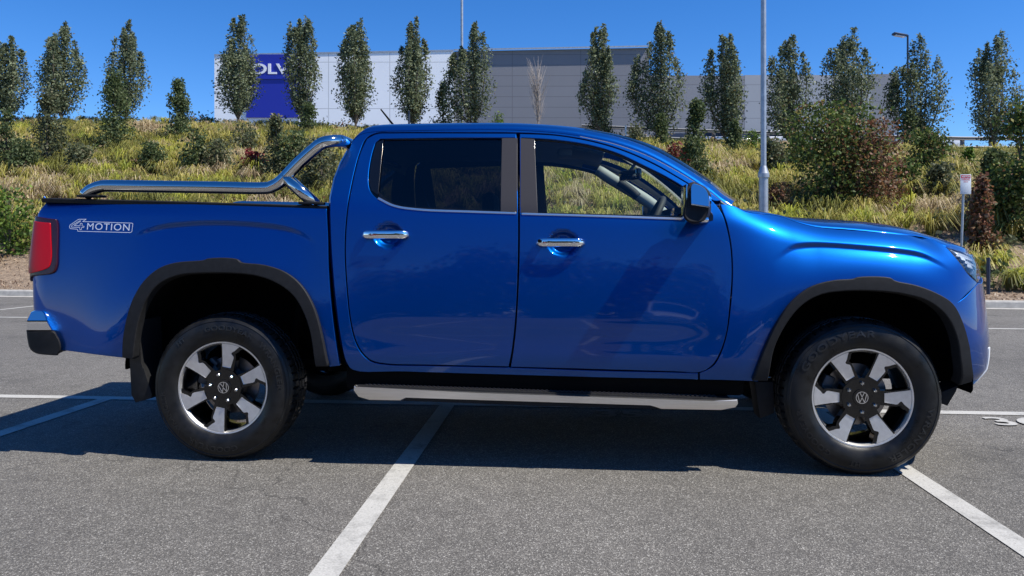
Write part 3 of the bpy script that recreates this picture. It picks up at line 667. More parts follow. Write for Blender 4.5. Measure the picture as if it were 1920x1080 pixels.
# ---- cars: lofted body with glasshouse, wheels, lamps
def smallcar(x, y, z, rz, paint, lab, wagon=False):
    root = bpy.data.objects.new('parked_car', None); C.objects.link(root); root.location = (x, y, z); root.rotation_euler = (0, 0, rz); tag(root, lab, 'car')
    L_ = 4.5; Wc = 1.8
    lo = [(-2.2, .35), (-2.24, .6), (-2.15, .92), (-1.75, 1.0), (1.0, .98), (1.9, .86), (2.2, .7), (2.24, .4), (2.1, .25), (1.85, .25), (1.80, .45), (1.62, .62), (1.35, .68), (1.08, .62), (.92, .45), (.88, .22), (-.88, .22), (-.92, .45), (-1.08, .62), (-1.35, .68), (-1.62, .62), (-1.80, .45), (-1.84, .25), (-2.1, .25)]
    prism('body', [tuple(p) for p in lo], -Wc/2, Wc/2, paint, root, .05, 40)
    tp = [(-1.85, .97), (-1.5, 1.38), (-.9, 1.46), (.1, 1.45), (.95, .97)]
    bm = bmesh.new(); r0 = []
    for sy in (-1, 1): r0.append([bm.verts.new((a, sy*(Wc/2-.06-(c_-.95)*.32), c_)) for a, c_ in tp])
    for i in range(len(tp)-1): bm.faces.new((r0[0][i], r0[0][i+1], r0[1][i+1], r0[1][i]))
    bm.faces.new(r0[0]); bm.faces.new(r0[1][::-1]); bmobj('cabin', bm, paint, root, ang=30)
    gp = [(-1.62, 1.01), (-1.4, 1.33), (-.9, 1.40), (.06, 1.39), (.72, 1.01)]
    for sy in (-1, 1):
        mesh('side_window', [(a, sy*(Wc/2-.05-(c_-.95)*.32), c_) for a, c_ in gp], [tuple(range(5))], M['gloss_black'], root, smooth=False)
        for xx in (-1.35, 1.35): w_ = cyl('wheel', (xx, sy*(Wc/2-.22), .32), (xx, sy*(Wc/2-.01), .32), .32, M['rubber'], root, seg=28); cyl('rim', (xx, sy*(Wc/2-.1), .32), (xx, sy*(Wc/2+.002), .32), .2, M['machined'], w_, seg=20)
    mesh('windscreen', [(.16, -.62, 1.42), (.16, .62, 1.42), (.93, .78, 1.0), (.93, -.78, 1.0)], [(0, 1, 2, 3)], M['gloss_black'], root, smooth=False)
    for sy in (-1, 1): box('headlight', (2.13, sy*.62, .68), (.12, .34, .13), M['lampwhite'], root, .03); box('tail_light', (-2.17, sy*.66, .82), (.1, .3, .14), M['red'], root, .03)
    return root
M['car_white'] = mat('white_car_paint', (.75, .75, .75), .3, 0, 1); M['car_red'] = mat('red_car_paint', (.4, .01, .04), .3, .2, 1); M['car_silver'] = mat('silver_car_paint', (.4, .41, .42), .3, .7, 1)
for px, Y, mm_, lb in ((1346, 52, 'car_silver', 'silver car glimpsed through the guard rail, left of the lamp pole'), (1468, 52, 'car_white', 'white car behind the guard rail, right of the lamp pole'), (1728, 50, 'car_white', 'white car behind the guard rail under the flat-headed lamp')):
    X = (px-960)/F*Y; smallcar(X, Y, CAMH+(HY-283)/F*Y-.1, 0, M[mm_], lb)
# what the glossy paint mirrors: cars and trees across the aisle behind the photographer
for (x, y, rz, mm_, lb) in ((-3.6, -11.0, math.radians(90), 'car_red', 'dark red car mirrored in the bed side behind the tail lamp'), (4.2, -12.5, math.radians(88), 'car_white', 'white car mirrored across both doors'), (-8.8, -12, math.radians(91), 'car_silver', 'silver car mirrored low in the bed side')):
    p = l2w((x, y, 0)); smallcar(p[0], p[1], .0, rz-TH, M[mm_], lb)
for i, (x, y, h_, w_) in enumerate(((-12.5, -25, 6.6, 6.5), (-6, -24, 7.4, 7), (.5, -25, 6.4, 7), (7, -25.5, 6.9, 7), (13.5, -25, 7, 7), (-19, -24, 7.4, 7), (-9, -26, 5.9, 6.5), (-3, -25, 7.6, 6), (3.5, -27, 6.4, 7), (10, -25, 6.2, 6), (19, -24, 6.8, 7), (-25, -27, 5, 7), (26, -27, 4.2, 7))):
    gg = np.random.default_rng(700+i); n_ = 5200; root = bpy.data.objects.new('background_tree', None); C.objects.link(root); root.location = (x, y, 0); tag(root, 'dark tree mirrored in the blue paintwork', 'tree', 'trees mirrored in the paintwork')
    nc = 30; cc = gg.normal(size=(nc, 3)); cc /= np.linalg.norm(cc, axis=1, keepdims=True); cc = cc*np.array([w_*.38, w_*.38, h_*.46])*gg.uniform(.3, 1, (nc, 1))+np.array([0, 0, h_*.47]); P = cc[gg.integers(0, nc, n_)]+gg.normal(size=(n_, 3))*w_*.09; P[:, 2] = np.clip(P[:, 2], .2, h_)
    V, Q, c = leafcloud(P, .42, BUSH, 700+i); fastmesh('crown', V, Q, M['leaf'], root, c); cyl('trunk', (0, 0, -.1), (0, 0, h_*.6), .16, M['bark'], root, .09, 10)
# ============================================================ the pickup truck (local frame: x forward, y into the truck, z up)
W = 1.91
truck = bpy.data.objects.new('pickup_truck', None); C.objects.link(truck)
truck.location = (OX, OY, 0); truck.rotation_euler = (0, 0, -TH)
tag(truck, 'bright metallic blue double cab pickup with chrome sports bar, parked across white bay lines', 'pickup truck')
def unp(px, py, yl):
    a = (px-960)/F; b2 = (HY-py)/F; Y = (yl+OX*ST+OY*CT)/(a*ST+CT); x = a*Y
    return ((x-OX)*CT-(Y-OY)*ST, yl, CAMH+b2*Y)
def project(p):
    x, y, z = l2w(p); return (960+F*x/y, HY-F*(z-CAMH)/y)
# plan curve of the body side: straight, then the nose bends round to the centre line
_u = np.arange(-1.9, 5.2, .004)
_phi = np.radians(np.interp(_u, [-1.12, -1.09, -1.03, -.97, -.5, 3.15, 3.36, 3.56, 3.71, 3.86, 4.01, 4.16, 4.31, 4.51, 4.81, 5.1],
                            [-90, -62, -22, -4, 0, 0, 1.5, 7, 16, 32, 50, 63, 71, 79, 86, 90]))
_dx, _dy = np.cos(_phi)*.004, np.sin(_phi)*.004
_x, _y = np.cumsum(_dx), np.cumsum(_dy); i0 = int(round(1.9/.004)); _x = _x-_x[i0]; _y = _y-_y[i0]
UC = float(_u[np.argmax(_y >= .955)]) if _y.max() > .955 else 5.1
def plan(u):
    return (np.interp(u, _u, _x), np.interp(u, _u, _y), np.interp(u, _u, _phi))
def sstep(a, b2, v):
    t = np.clip((v-a)/(b2-a), 0, 1); return t*t*(3-2*t)
HOODPX = [(1460, 404), (1495, 416), (1530, 424.5), (1640, 434), (1740, 446.5), (1775, 462)]
_hz = [unp(a, b2, .16) for a, b2 in HOODPX]
_zu = np.arange(2.2, 5.3, .01); _zz = np.interp(_zu, [2.55, 2.75]+[p[0] for p in _hz], [1.37, 1.335]+[p[2] for p in _hz]); _kw = np.hanning(31); _kw /= _kw.sum()
_zz = np.convolve(np.pad(_zz, 15, 'edge'), _kw, 'valid')
def ztop(u): return np.interp(u, _zu, _zz)
def zbelt(u): return 1.348-(u-.856)*.0478
def crease_pts(P): return [unp(a, b2, .05) for a, b2 in P]
CR = crease_pts([(250, 439), (300, 424), (350, 418), (400, 416), (460, 418), (520, 424), (560, 434), (594, 453)])
CF = crease_pts([(1450, 484), (1481, 464), (1505, 458), (1548, 457), (1620, 462), (1693, 469), (1736, 476), (1765, 488), (1795, 504)])
CR = catmull(CR, 12); CF = catmull(CF, 12)
def groove(u, z, P, A):
    Q = P['q'] if isinstance(P, dict) else P; xs = [p[0] for p in Q]; zc = np.interp(u, xs, [p[2] for p in Q])
    amp = A*sstep(xs[0]-.02, xs[0]+.22, u)*(1-sstep(xs[-1]-.22, xs[-1]+.02, u))
    d = zc-z
    return amp*sstep(-.012, .022, d)*np.exp(-np.clip(d-.022, 0, 9)/.085)
def inset(u, z):
    u = np.asarray(u, float); z = np.asarray(z, float)
    t = z-.58
    I = np.where(t > 0, .012*t+.095*t*t, 1.1*t*t)
    cab = sstep(.35, .5, u)
    kk = z-zbelt(u); I = I+cab*.36*.02*np.log1p(np.exp(np.clip(kk/.02, -30, 30)))*(1-sstep(2.75, 3.0, u)) 
    I = I+sstep(2.6, 2.95, u)*.55*np.clip(z-.93, 0, 1)**2*(1-.7*sstep(3.7, 4.1, u))
    # the fender rolls over into the bonnet
    wf = sstep(2.62, 2.95, u); dd = np.clip((z-(ztop(u)-.15))/.15, 0, 1.6); I = I+wf*.085*dd**2.6*(1-.6*sstep(3.6, 4.05, u))
    # bed rail top rolls in
    wb = 1-sstep(.5, .56, u); I = I+wb*.02*np.clip((z-1.29)/.08, 0, 1.5)**2
    # swelling round both wheels
    for xw, sgn in ((0, 1), (3.27, 1)):
        r = np.hypot(u-xw, (z-.385)); I = I-(.034 if xw else .02)*np.exp(-np.clip((r-.60)/.19, 0, 9)**2)*sstep(.0, .3, r)
    I = I+groove(u, z, CR, .012)+groove(u, z, CF, .024)
    # doors: soft waist along the bottom
    wd = sstep(.55, .8, u)*(1-sstep(2.5, 2.75, u)); I = I+.003*wd*np.exp(-((z-.66)/.07)**2)
    return I
_lz = [.3, .43, .5, .65, .82, .95, 1.03, 1.11, 1.2]; _lv = [.09, .06, .012, 0, .008, .012, .02, .035, .06]
_rz = [.5, .8, .93, 1.02, 1.25, 1.31, 1.36, 1.4]; _rv = [.01, -.03, -.045, -.06, -.065, -.07, -.06, -.05]
def S(u, z, off=0.):
    u = np.asarray(u, float); z = np.asarray(z, float)
    x, y, ph = plan(u); I = inset(u, z)-off
    X = x-np.sin(ph)*I; Y = y+np.cos(ph)*I
    X = X-np.interp(z, _lz, _lv)*sstep(3.45, 4.1, u)+np.interp(z, _rz, _rv)*(1-sstep(-1.04, -.86, u))
    return np.stack([X, Y, z], -1)
def Snorm(u, z):
    e = .002; a = S(u+e, z)-S(u-e, z); b2 = S(u, z+e)-S(u, z-e); n = np.cross(a, b2); n /= np.linalg.norm(n, axis=-1, keepdims=True)+1e-12
    return n
def inv(px, py, off=0.):
    p = unp(px, py, .04); u, z = p[0], p[2]
    if u > 3.5: u = min(u, 3.85)
    if u < -1.: u = -1.0
    best = None
    for it in range(14):
        P = S(np.array([u, u+1e-3, u]), np.array([z, z, z+1e-3]), off); q = [project(k) for k in P]
        r = (q[0][0]-px, q[0][1]-py); e = math.hypot(*r)
        if best is None or e < best[0]: best = (e, u, z)
        if e < .02: break
        a, c_ = (q[1][0]-q[0][0])/1e-3, (q[2][0]-q[0][0])/1e-3; b2, d = (q[1][1]-q[0][1])/1e-3, (q[2][1]-q[0][1])/1e-3
        det = a*d-b2*c_
        if abs(det) < 1e3: break
        du, dz = -(d*r[0]-c_*r[1])/det, -(-b2*r[0]+a*r[1])/det
        u += max(-.1, min(.1, du)); z += max(-.1, min(.1, dz)); u = max(-1.1, min(4.02, u))
    return best[1], best[2]
def uz(P, off=0.): return [inv(a, b2, off) if not isinstance(a, str) else b2 for a, b2 in P]
def smoothpoly(P, closed=True, corner=38, n=5):
    """Catmull-Rom through the points, keeping sharp corners"""
    P = [np.array(p, float) for p in P]; m = len(P); out = []
    def iscorner(i):
        if not closed and i in (0, m-1): return True
        a, b2, c_ = P[i-1], P[i], P[(i+1) % m]; d1, d2 = b2-a, c_-b2
        ca = np.dot(d1, d2)/(np.linalg.norm(d1)*np.linalg.norm(d2)+1e-12); return math.degrees(math.acos(max(-1, min(1, ca)))) > corner
    cr = [iscorner(i) for i in range(m)]
    for i in range(m if closed else m-1):
        p1, p2 = P[i], P[(i+1) % m]; p0 = P[i-1]; p3 = P[(i+2) % m]
        if cr[i]: p0 = p1-(p2-p1)*.5
        if cr[(i+1) % m]: p3 = p2+(p2-p1)*.5
        for k in range(n):
            t = k/n; t0, t1 = 0, 1
            l01, l12, l23 = [max(1e-6, np.linalg.norm(q))**.5 for q in (p1-p0, p2-p1, p3-p2)]
            m1 = (p2-p1)+l12*((p1-p0)/l01-(p2-p0)/(l01+l12)); m2 = (p2-p1)+l12*((p3-p2)/l23-(p3-p1)/(l12+l23))
            out.append((2*t**3-3*t*t+1)*p1+(t**3-2*t*t+t)*m1+(-2*t**3+3*t*t)*p2+(t**3-t*t)*m2)
    if not closed: out.append(P[-1])
    return out
def resample(P, h, closed=True):
    out = []; m = len(P)
    for i in range(m if closed else m-1):
        a, b2 = P[i], P[(i+1) % m]; L_ = np.linalg.norm(b2-a); k = max(1, int(math.ceil(L_/h)))
        for j in range(k): out.append(a+(b2-a)*j/k)
    if not closed: out.append(P[-1])
    return out
def dedupe(P, e=1e-4):
    out = [P[0]]
    for p in P[1:]:
        if np.linalg.norm(p-out[-1]) > e: out.append(p)
    if np.linalg.norm(out[0]-out[-1]) < e: out.pop()
    return out
def area(P):
    P = np.array(P); x, y = P[:, 0], P[:, 1]; return .5*np.sum(x*np.roll(y, -1)-np.roll(x, -1)*y)
def offset(P, d):
    """move a counter-clockwise polygon inward by d"""
    P = np.array(P); a = np.roll(P, 1, 0); b2 = np.roll(P, -1, 0)
    t1 = P-a; t2 = b2-P; t1 /= np.linalg.norm(t1, axis=1, keepdims=True)+1e-9; t2 /= np.linalg.norm(t2, axis=1, keepdims=True)+1e-9
    n1 = np.stack([-t1[:, 1], t1[:, 0]], 1); n2 = np.stack([-t2[:, 1], t2[:, 0]], 1); n = n1+n2
    L_ = np.linalg.norm(n, axis=1, keepdims=True); n /= L_+1e-9; k = np.clip(2/(L_+1e-9), 1, 1.6)
    return P+n*d*k
def inpoly(pts, P):
    P = np.asarray(P); pts = np.asarray(pts); x, y = pts[:, 0], pts[:, 1]; c_ = np.zeros(len(pts), bool); j = len(P)-1
    for i in range(len(P)):
        xi, yi = P[i]; xj, yj = P[j]
        k = ((yi > y) != (yj > y)) & (x < (xj-xi)*(y-yi)/((yj-yi) if yj != yi else 1e-12)+xi); c_ ^= k; j = i
    return c_
def panel(name, outline, m, parent=None, holes=(), off=0., depth=.03, h=.02, bev=.003, spl=5, corner=38, both=False, prof=None, creases=()):
    """body panel: outline in (u,z) filled on the body surface, rounded edge and returned flange"""
    if parent is None: parent = truck
    rings = []
    for k, P in enumerate([outline]+list(holes)):
        Q = dedupe(resample(smoothpoly(P, True, corner, spl), h)); 
        if area(Q) < 0: Q = Q[::-1]
        rings.append((np.array(Q), offset(Q, bev if k == 0 else -bev)))
    inner = [r[1] for r in rings]
    P0 = inner[0]; lo, hi = P0.min(0), P0.max(0)
    gx, gz = np.meshgrid(np.arange(lo[0]+h/2, hi[0], h), np.arange(lo[1]+h/2, hi[1], h)); g = np.stack([gx.ravel(), gz.ravel()], 1)
    k = inpoly(g, P0)
    for Hh in inner[1:]: k &= ~inpoly(g, Hh)
    g = g[k]; allb = np.concatenate(inner)
    if len(g):
        dmin = np.full(len(g), 9.)
        for i in range(0, len(allb), 200): dmin = np.minimum(dmin, np.sqrt(((g[:, None]-allb[None, i:i+200])**2).sum(2)).min(1))
        g = g[dmin > h*.4]
    for Cq in creases:
        cx = np.array([q[0] for q in Cq]); cz = np.array([q[2] for q in Cq]); rows = []
        us_ = np.arange(cx[0]-.03, cx[-1]+.03, .012); zs_ = np.interp(us_, cx, cz)
        for d in (-.016, -.010, -.004, .002, .008, .014, .020, .027, .036, .048): rows.append(np.stack([us_, zs_-d], 1))
        rr = np.concatenate(rows); rr = rr[inpoly(rr, offset(P0, .006))]
        dg = np.interp(g[:, 0], cx, cz)-g[:, 1]; g = g[~((dg > -.021) & (dg < .055) & (g[:, 0] > cx[0]-.035) & (g[:, 0] < cx[-1]+.035))]; g = np.concatenate([g, rr])
    pts = np.concatenate([allb, g]) if len(g) else allb
    edges = []; b0 = 0
    for r in inner: n_ = len(r); edges += [(b0+i, b0+(i+1) % n_) for i in range(n_)]; b0 += n_
    res = delaunay_2d_cdt([Vector(p) for p in pts], edges, [], 0, 1e-7)
    V2 = np.array([tuple(v) for v in res[0]]); T = np.array([f for f in res[2] if len(f) == 3])
    cen = V2[T].mean(1); k = inpoly(cen, P0)
    for Hh in inner[1:]: k &= ~inpoly(cen, Hh)
    T = T[k]
    pos = S(V2[:, 0], V2[:, 1], off); nor = Snorm(V2[:, 0], V2[:, 1])
    if prof is not None:
        e = .003; fu = (prof(V2+[e, 0])-prof(V2-[e, 0]))/(2*e); fz = (prof(V2+[0, e])-prof(V2-[0, e]))/(2*e)
        tu = S(V2[:, 0]+e, V2[:, 1])-S(V2[:, 0]-e, V2[:, 1]); tz = S(V2[:, 0], V2[:, 1]+e)-S(V2[:, 0], V2[:, 1]-e)
        tu /= np.linalg.norm(tu, axis=1, keepdims=True); tz /= np.linalg.norm(tz, axis=1, keepdims=True)
        pos = pos+nor*prof(V2)[:, None]; nor = nor-tu*fu[:, None]-tz*fz[:, None]; nor /= np.linalg.norm(nor, axis=1, keepdims=True)
    V = [tuple(p) for p in pos]; NV = [tuple(p) for p in nor]; Fc = []
    for t in T:
        a, b2, c_ = pos[t[0]], pos[t[1]], pos[t[2]]
        if np.dot(np.cross(b2-a, c_-a), nor[t[0]]) < 0: t = t[::-1]
        Fc.append(tuple(int(i) for i in t))
    LN = [NV[i] for f in Fc for i in f]
    for ri, (O, I_) in enumerate(rings):
        n_ = len(O); ni = Snorm(I_[:, 0], I_[:, 1]); pi_ = S(I_[:, 0], I_[:, 1], off); no = Snorm(O[:, 0], O[:, 1]); po = S(O[:, 0], O[:, 1], off)
        if prof is not None: pi_ = pi_+ni*prof(I_)[:, None]; po = po+no*prof(O)[:, None]
        out_dir = po-pi_; out_dir -= (out_dir*no).sum(1, keepdims=True)*no; out_dir /= np.linalg.norm(out_dir, axis=1, keepdims=True)+1e-9
        p1 = po-no*bev; p2 = p1-no*depth
        n1 = no*.25+out_dir*.97; n1 /= np.linalg.norm(n1, axis=1, keepdims=True)
        b0 = len(V)
        V += [tuple(p) for p in pi_]+[tuple(p) for p in p1]+[tuple(p) for p in p2]
        for i in range(n_):
            j = (i+1) % n_
            for (ra, rb, na, nb) in ((0, 1, ni, n1), (1, 2, out_dir, out_dir)):
                f = [b0+ra*n_+i, b0+rb*n_+i, b0+rb*n_+j, b0+ra*n_+j]; nn = [na[i], nb[i], nb[j], na[j]]
                a, b2, c_ = [np.array(V[q]) for q in f[:3]]; fn = np.cross(b2-a, c_-a)
                if np.dot(fn, nn[0]+nn[1]) < 0: f = f[::-1]; nn = nn[::-1]
                Fc.append(tuple(f)); LN += [tuple(q) for q in nn]
    me = bpy.data.meshes.new(name); me.from_pydata(V, [], Fc); me.materials.append(m)
    me.polygons.foreach_set('use_smooth', [True]*len(Fc)); me.update(); me.normals_split_custom_set(LN)
    o = link(bpy.data.objects.new(name, me), parent)
    return o
NEAR = []          # near-side parts that get a far-side twin
def near(o): NEAR.append(o); return o
def ribbon(pts, wd):
    """closed outline of a strip along pts (in u,z)"""
    P = np.array(smoothpoly(pts, False, 60, 4)); d = np.gradient(P, axis=0); d /= np.linalg.norm(d, axis=1, keepdims=True)+1e-9
    n = np.stack([-d[:, 1], d[:, 0]], 1); return [tuple(p) for p in P+n*wd/2]+[tuple(p) for p in (P-n*wd/2)[::-1]]

# ---------------- doors
RD_top = [(968, 250), (850, 249.5), (740, 249.5), (706, 251), (688, 260), (676, 286), (665, 326), (654, 382), (649, 433), (648, 479), (652, 544), (658, 600), (667, 637), (679, 660), (697, 676), (725, 682), (800, 684)]
RD = RD_top+[(953.5, 687.5), (959, 660), (966.5, 590), (970.5, 498), (971.2, 400)]
FDt = [(1060, 690.8), (1180, 694.2), (1270, 696.8), (1311, 698), (1334, 686), (1348, 665), (1361, 627), (1368, 572), (1372, 516), (1370, 465), (1362, 424), (1352, 397), (1330, 371), (1300, 351), (1272, 334), (1228, 309), (1172, 284), (1112, 266), (1043, 254), (974.5, 250.5)]
FD = FDt+[(974.5, 400), (973.6, 498), (969.5, 590), (962.5, 660), (957.5, 688)]
RH = [(972, 258), (840, 258), (713, 260), (704, 267), (697, 290), (692, 318), (691, 345), (695, 359), (706, 371), (739, 385), (785, 392), (880, 396), (969, 399)]
RHh = [(968.5, 258), (840, 258), (713, 260), (704, 267), (697, 290), (692, 318), (691, 345), (695, 359), (706, 371), (739, 385), (785, 392), (880, 396), (968.5, 399)]
FH = [(977.5, 258), (1003, 259), (1043, 262), (1103, 271), (1158, 287), (1209, 311), (1251, 332), (1290, 357), (1306, 378), (1318, 400), (1300, 411), (1278, 409), (1130, 404), (977.5, 400)]
fd_uz, rd_uz = uz(FD), uz(RD)
rh_uz, fh_uz = uz(RHh), uz(FH)
def recess(cx, cz, rx, rz, dp):
    def f(V2): return -dp*(1-sstep(.55, 1.0, np.hypot((V2[:, 0]-cx)/rx, (V2[:, 1]-cz)/rz)))
    return f
def make_door(nm, duz, huz, hpx, glass_px, gm, appl, belt, handle):
    hc = inv(*handle)
    d = near(panel(nm, duz, M['paint'], holes=[huz], h=.013, prof=recess(hc[0]+.012, hc[1]-.004, .085, .07, .034)))
    g = panel('window_glass', uz(glass_px), gm, d, off=-.016, depth=.002, h=.06, bev=.001)
    # black rubber channel round the glass
    panel('window_seal', huz, M['gloss_black'], d, holes=[[tuple(q) for q in offset(resample(smoothpoly(uz(glass_px)), .03) if area(uz(glass_px)) > 0 else resample(smoothpoly(uz(glass_px)), .03)[::-1], .006)]], off=-.012, depth=.006, h=.05)
    for ai, a in enumerate(appl): panel('pillar_applique', uz(a), M['gloss_black' if ai else 'applique'], d, off=.0005, depth=.008, h=.04, bev=.002, corner=25)
    panel('belt_moulding', ribbon(uz(belt), .011), M['satin'], d, off=.005, depth=.006, h=.03, bev=.002)
    # handle: bowed chrome bar on two feet
    u0, z0 = hc; P = []
    for k in range(15):
        t = -1+2*k/14; P.append(S(u0+.125*t, z0, .030*(1-abs(t)**6)+.012)) 
    vs = []; fs = []
    for i, p in enumerate(P):
        t = -1+2*i/14; hh = .021*(1-.35*max(0, abs(t)-.8)/.2); hh *= (1 if abs(t) < .98 else .75)
        for k in range(12):
            a = 2*math.pi*k/12; cx_, cz_ = math.cos(a), math.sin(a)
            vs.append((p[0], p[1]-.007*math.copysign(abs(cx_)**.7, cx_), p[2]+hh*math.copysign(abs(cz_)**.6, cz_)))
    for i in range(14):
        for k in range(12): a = i*12+k; b2 = i*12+(k+1) % 12; fs.append((a, a+12, b2+12, b2))
    fs.append(tuple(range(12))); fs.append(tuple(range(14*12, 15*12))[::-1])
    bm = bmesh.new(); mm = bpy.data.meshes.new('t'); mm.from_pydata([tuple(v) for v in vs], [], fs); bm.from_mesh(mm); bpy.data.meshes.remove(mm)
    for sgn in (-1, 1):
        q = S(u0+sgn*.098, z0, .006); bbox(bm, tuple(q), (.03, .05, .022), .004)
    bmobj('door_handle', bm, M['chrome'], d, ang=50)
    return d
b_pil_r = [(941, 258.5), (970.2, 258.5), (970.3, 397), (938.5, 396.5)]
q_pil_r = [(719.5, 261), (706, 267), (699, 290), (694, 318), (693, 344), (697, 357), (709, 366)]
b_pil_f = [(975.6, 258.5), (1002, 260), (1004, 300), (1008.5, 401), (975.4, 399)]
rg = [(942, 257), (716, 260), (706, 290), (702, 330), (709, 362), (740, 384), (785, 390), (880, 394), (942, 396)]
fg = [(1001, 260), (1043, 263), (1103, 272), (1158, 288), (1209, 312), (1251, 333), (1284, 355), (1292, 410), (1280, 408), (1130, 403), (1004, 400)]
rear_door = make_door('rear_door', rd_uz, rh_uz, RH, rg, M['tint'], [b_pil_r, q_pil_r], [(709, 371), (739, 385.5), (785, 392.5), (880, 396.5), (968, 399.5)], (724, 440))
front_door = make_door('front_door', fd_uz, fh_uz, FH, fg, M['glass'], [b_pil_f], [(978, 400.5), (1130, 405), (1285, 410.5)], (1051, 454.5))
sail = panel('mirror_sail', uz([(1284, 354), (1296, 362), (1308, 378), (1336, 400), (1337, 413), (1305, 418), (1291, 411), (1288, 385)]), M['gloss_black'], front_door, off=.003, depth=.01, bev=.002, corner=60)
# lock barrel on the driver's handle
q = S(*inv(1012, 452), .045); cyl('lock_barrel', (q[0], q[1]-.004, q[2]), (q[0], q[1]+.01, q[2]), .009, M['gloss_black'], front_door)

# ---------------- cab side: roof rail, rear pillar, sill
ROOFPX = [(655, 278), (662, 263), (676, 252), (700, 247), (760, 245), (850, 243.5), (968, 244), (1060, 251), (1110, 260), (1150, 269), (1210, 290), (1270, 321), (1330, 359), (1352, 376), (1372, 388)]
top = [(652, 283)]+ROOFPX[:-1]
inner_line = [(1338, 376), (1300, 349.5), (1272, 332.3), (1228, 307), (1172, 282), (1112, 264), (1043, 252.3), (972, 248.3), (850, 247.7), (740, 247.7), (705, 249), (686.5, 259), (674.3, 285), (663, 326), (652, 382), (647, 433), (646, 479), (650, 544), (656, 600), (665, 638), (677.5, 662), (696, 678), (725, 684), (800, 686), (956, 689.5), (1130, 695.5), (1309, 700)]
outer_bot = [(1309, 712), (1130, 708), (956, 703), (760, 697), (662, 694), (650, 680), (640, 640), (630, 570), (622, 480), (619, 410), (620, 372), (628, 335), (640, 305)]
near(panel('cab_side', uz(top+inner_line+outer_bot), M['paint'], h=.02, corner=50))
# dark metal behind the shut lines
near(panel('shut_line_channel', uz([(700, 256), (968, 254), (1043, 258), (1043, 262), (972, 258), (972, 398), (1330, 404), (1350, 430), (1366, 500), (1360, 600), (1345, 660), (1320, 690), (1290, 694), (960, 684), (700, 675), (668, 640), (654, 560), (650, 470), (660, 380), (680, 300)]), M['gap'], off=-.045, depth=.004, h=.06, holes=[uz([(690, 270), (966, 262), (966, 401), (760, 396), (690, 370)]), ]))

# ---------------- front fender
FO = [(1412, 715), (1428, 669), (1457, 606), (1486, 565), (1524, 536), (1563, 525), (1601, 522), (1609, 519), (1669, 520), (1680, 526), (1717, 534), (1755, 548), (1789, 570), (1808, 606), (1820, 649), (1825, 688), (1823, 717)]
FI = [(1799, 724), (1802, 678), (1794, 630), (1775, 592), (1741, 565), (1698, 552), (1649, 546), (1582, 546), (1539, 553), (1505, 572), (1476, 606), (1452, 654), (1440, 715)]
RO = [(228, 671), (229, 636), (237, 593), (249, 558), (268, 527), (296, 503), (327, 492), (381, 487), (389, 484), (443, 485), (451, 491), (494, 496), (533, 509), (564, 534), (587, 573), (601, 620), (615, 688)]
RI = [(591, 688), (580, 620), (564, 577), (545, 550), (510, 527), (467, 515), (381, 512), (331, 517), (296, 534), (272, 566), (257, 612), (249, 674)]
def midline(A, cx, cy, k): return [(cx+(a-cx)*k, cy+(b2-cy)*k) for a, b2 in A]
farch = midline(FO, 1620, 735, .955)
seam_top = inv(1836, 531); fseam = [(1797, 566)]
fen = uz([(1350, 382), (1376, 386), (1400, 397), (1460, 404.5), (1495, 416.5), (1530, 425), (1640, 434.5), (1740, 447), (1772, 462), (1790, 481), (1812, 510), (1833, 531), (1815, 549), (1796, 567)])
fen += [p for p in uz(farch)[::-1] if p[0] < 3.80]
fen += uz([(1411, 715), (1360, 713), (1312, 712), (1312, 699.5), (1336, 687.5), (1350.5, 665.5), (1363, 627), (1370.5, 572), (1374, 516), (1372, 465), (1364.5, 424), (1355, 396)])
near(panel('front_fender', fen, M['paint'], h=.012, corner=50, creases=[CF]))
# ---------------- bed side
bed = uz([(86, 374.8), (300, 380.5), (612, 391)])+uz([(614.5, 440), (616, 500), (620, 560), (627, 622), (637, 686), (618, 688)])
bed += [p for p in uz(midline(RO, 418, 710, .955))[::-1] if p[1] > .56]
bed += uz([(232, 671), (112, 656), (92, 625)])+[(-1.085, .80), (-1.087, .93), (-1.088, 1.1), (-1.083, 1.24), (-1.075, 1.31), (-1.065, 1.35)]
bed_side = near(panel('bed_side', bed, M['paint'], h=.012, corner=50, creases=[CR]))
# decal: outlined badge with lettering
def decal_lines(polys, wd, m, nm):
    vs, fs = [], []
    for P in polys:
        R_ = ribbon(P, wd); k = len(R_)//2; A = np.array(R_[:k]); B = np.array(R_[k:])[::-1]; b0 = len(vs)
        for a, b2 in zip(A, B): vs += [tuple(S(a[0], a[1], .0012)), tuple(S(b2[0], b2[1], .0012))]
        for i in range(k-1): fs.append((b0+2*i, b0+2*i+2, b0+2*i+3, b0+2*i+1))
    return mesh(nm, vs, fs, m, bed_side)
def dp(a, b2): return (110+a/12, 390+b2/12)
seg = []
def lines(P):
    out = []
    for a, b2 in zip(P[:-1], P[1:]): out.append(uz([dp(*a), dp(*b2)]))
    return out
seg += lines([(540, 305), (625, 252), (450, 255), (262, 380), (246, 430), (265, 465), (430, 478), (430, 522), (1620, 553), (1650, 530), (1672, 350), (1640, 340), (540, 305)])
seg += lines([(505, 290), (470, 292), (300, 392), (290, 430), (478, 438), (480, 488), (515, 488), (520, 438), (572, 436), (575, 408), (530, 406), (532, 345), (490, 345), (485, 402), (350, 395), (505, 290)])
o = decal_lines(seg, .0028, M['white_line'], 'badge_outline'); o['near_only'] = 1
tv, tf = text_mesh('MOTION', .052, False, space=1.12, xs=1.45)
cu_, cz_ = inv(*dp(1118, 432)); ex = inv(*dp(1600, 445)); slope = (ex[1]-cz_)/(ex[0]-cu_)
xm = max(abs(v[0]) for v in tv); kx = abs(ex[0]-cu_)/xm
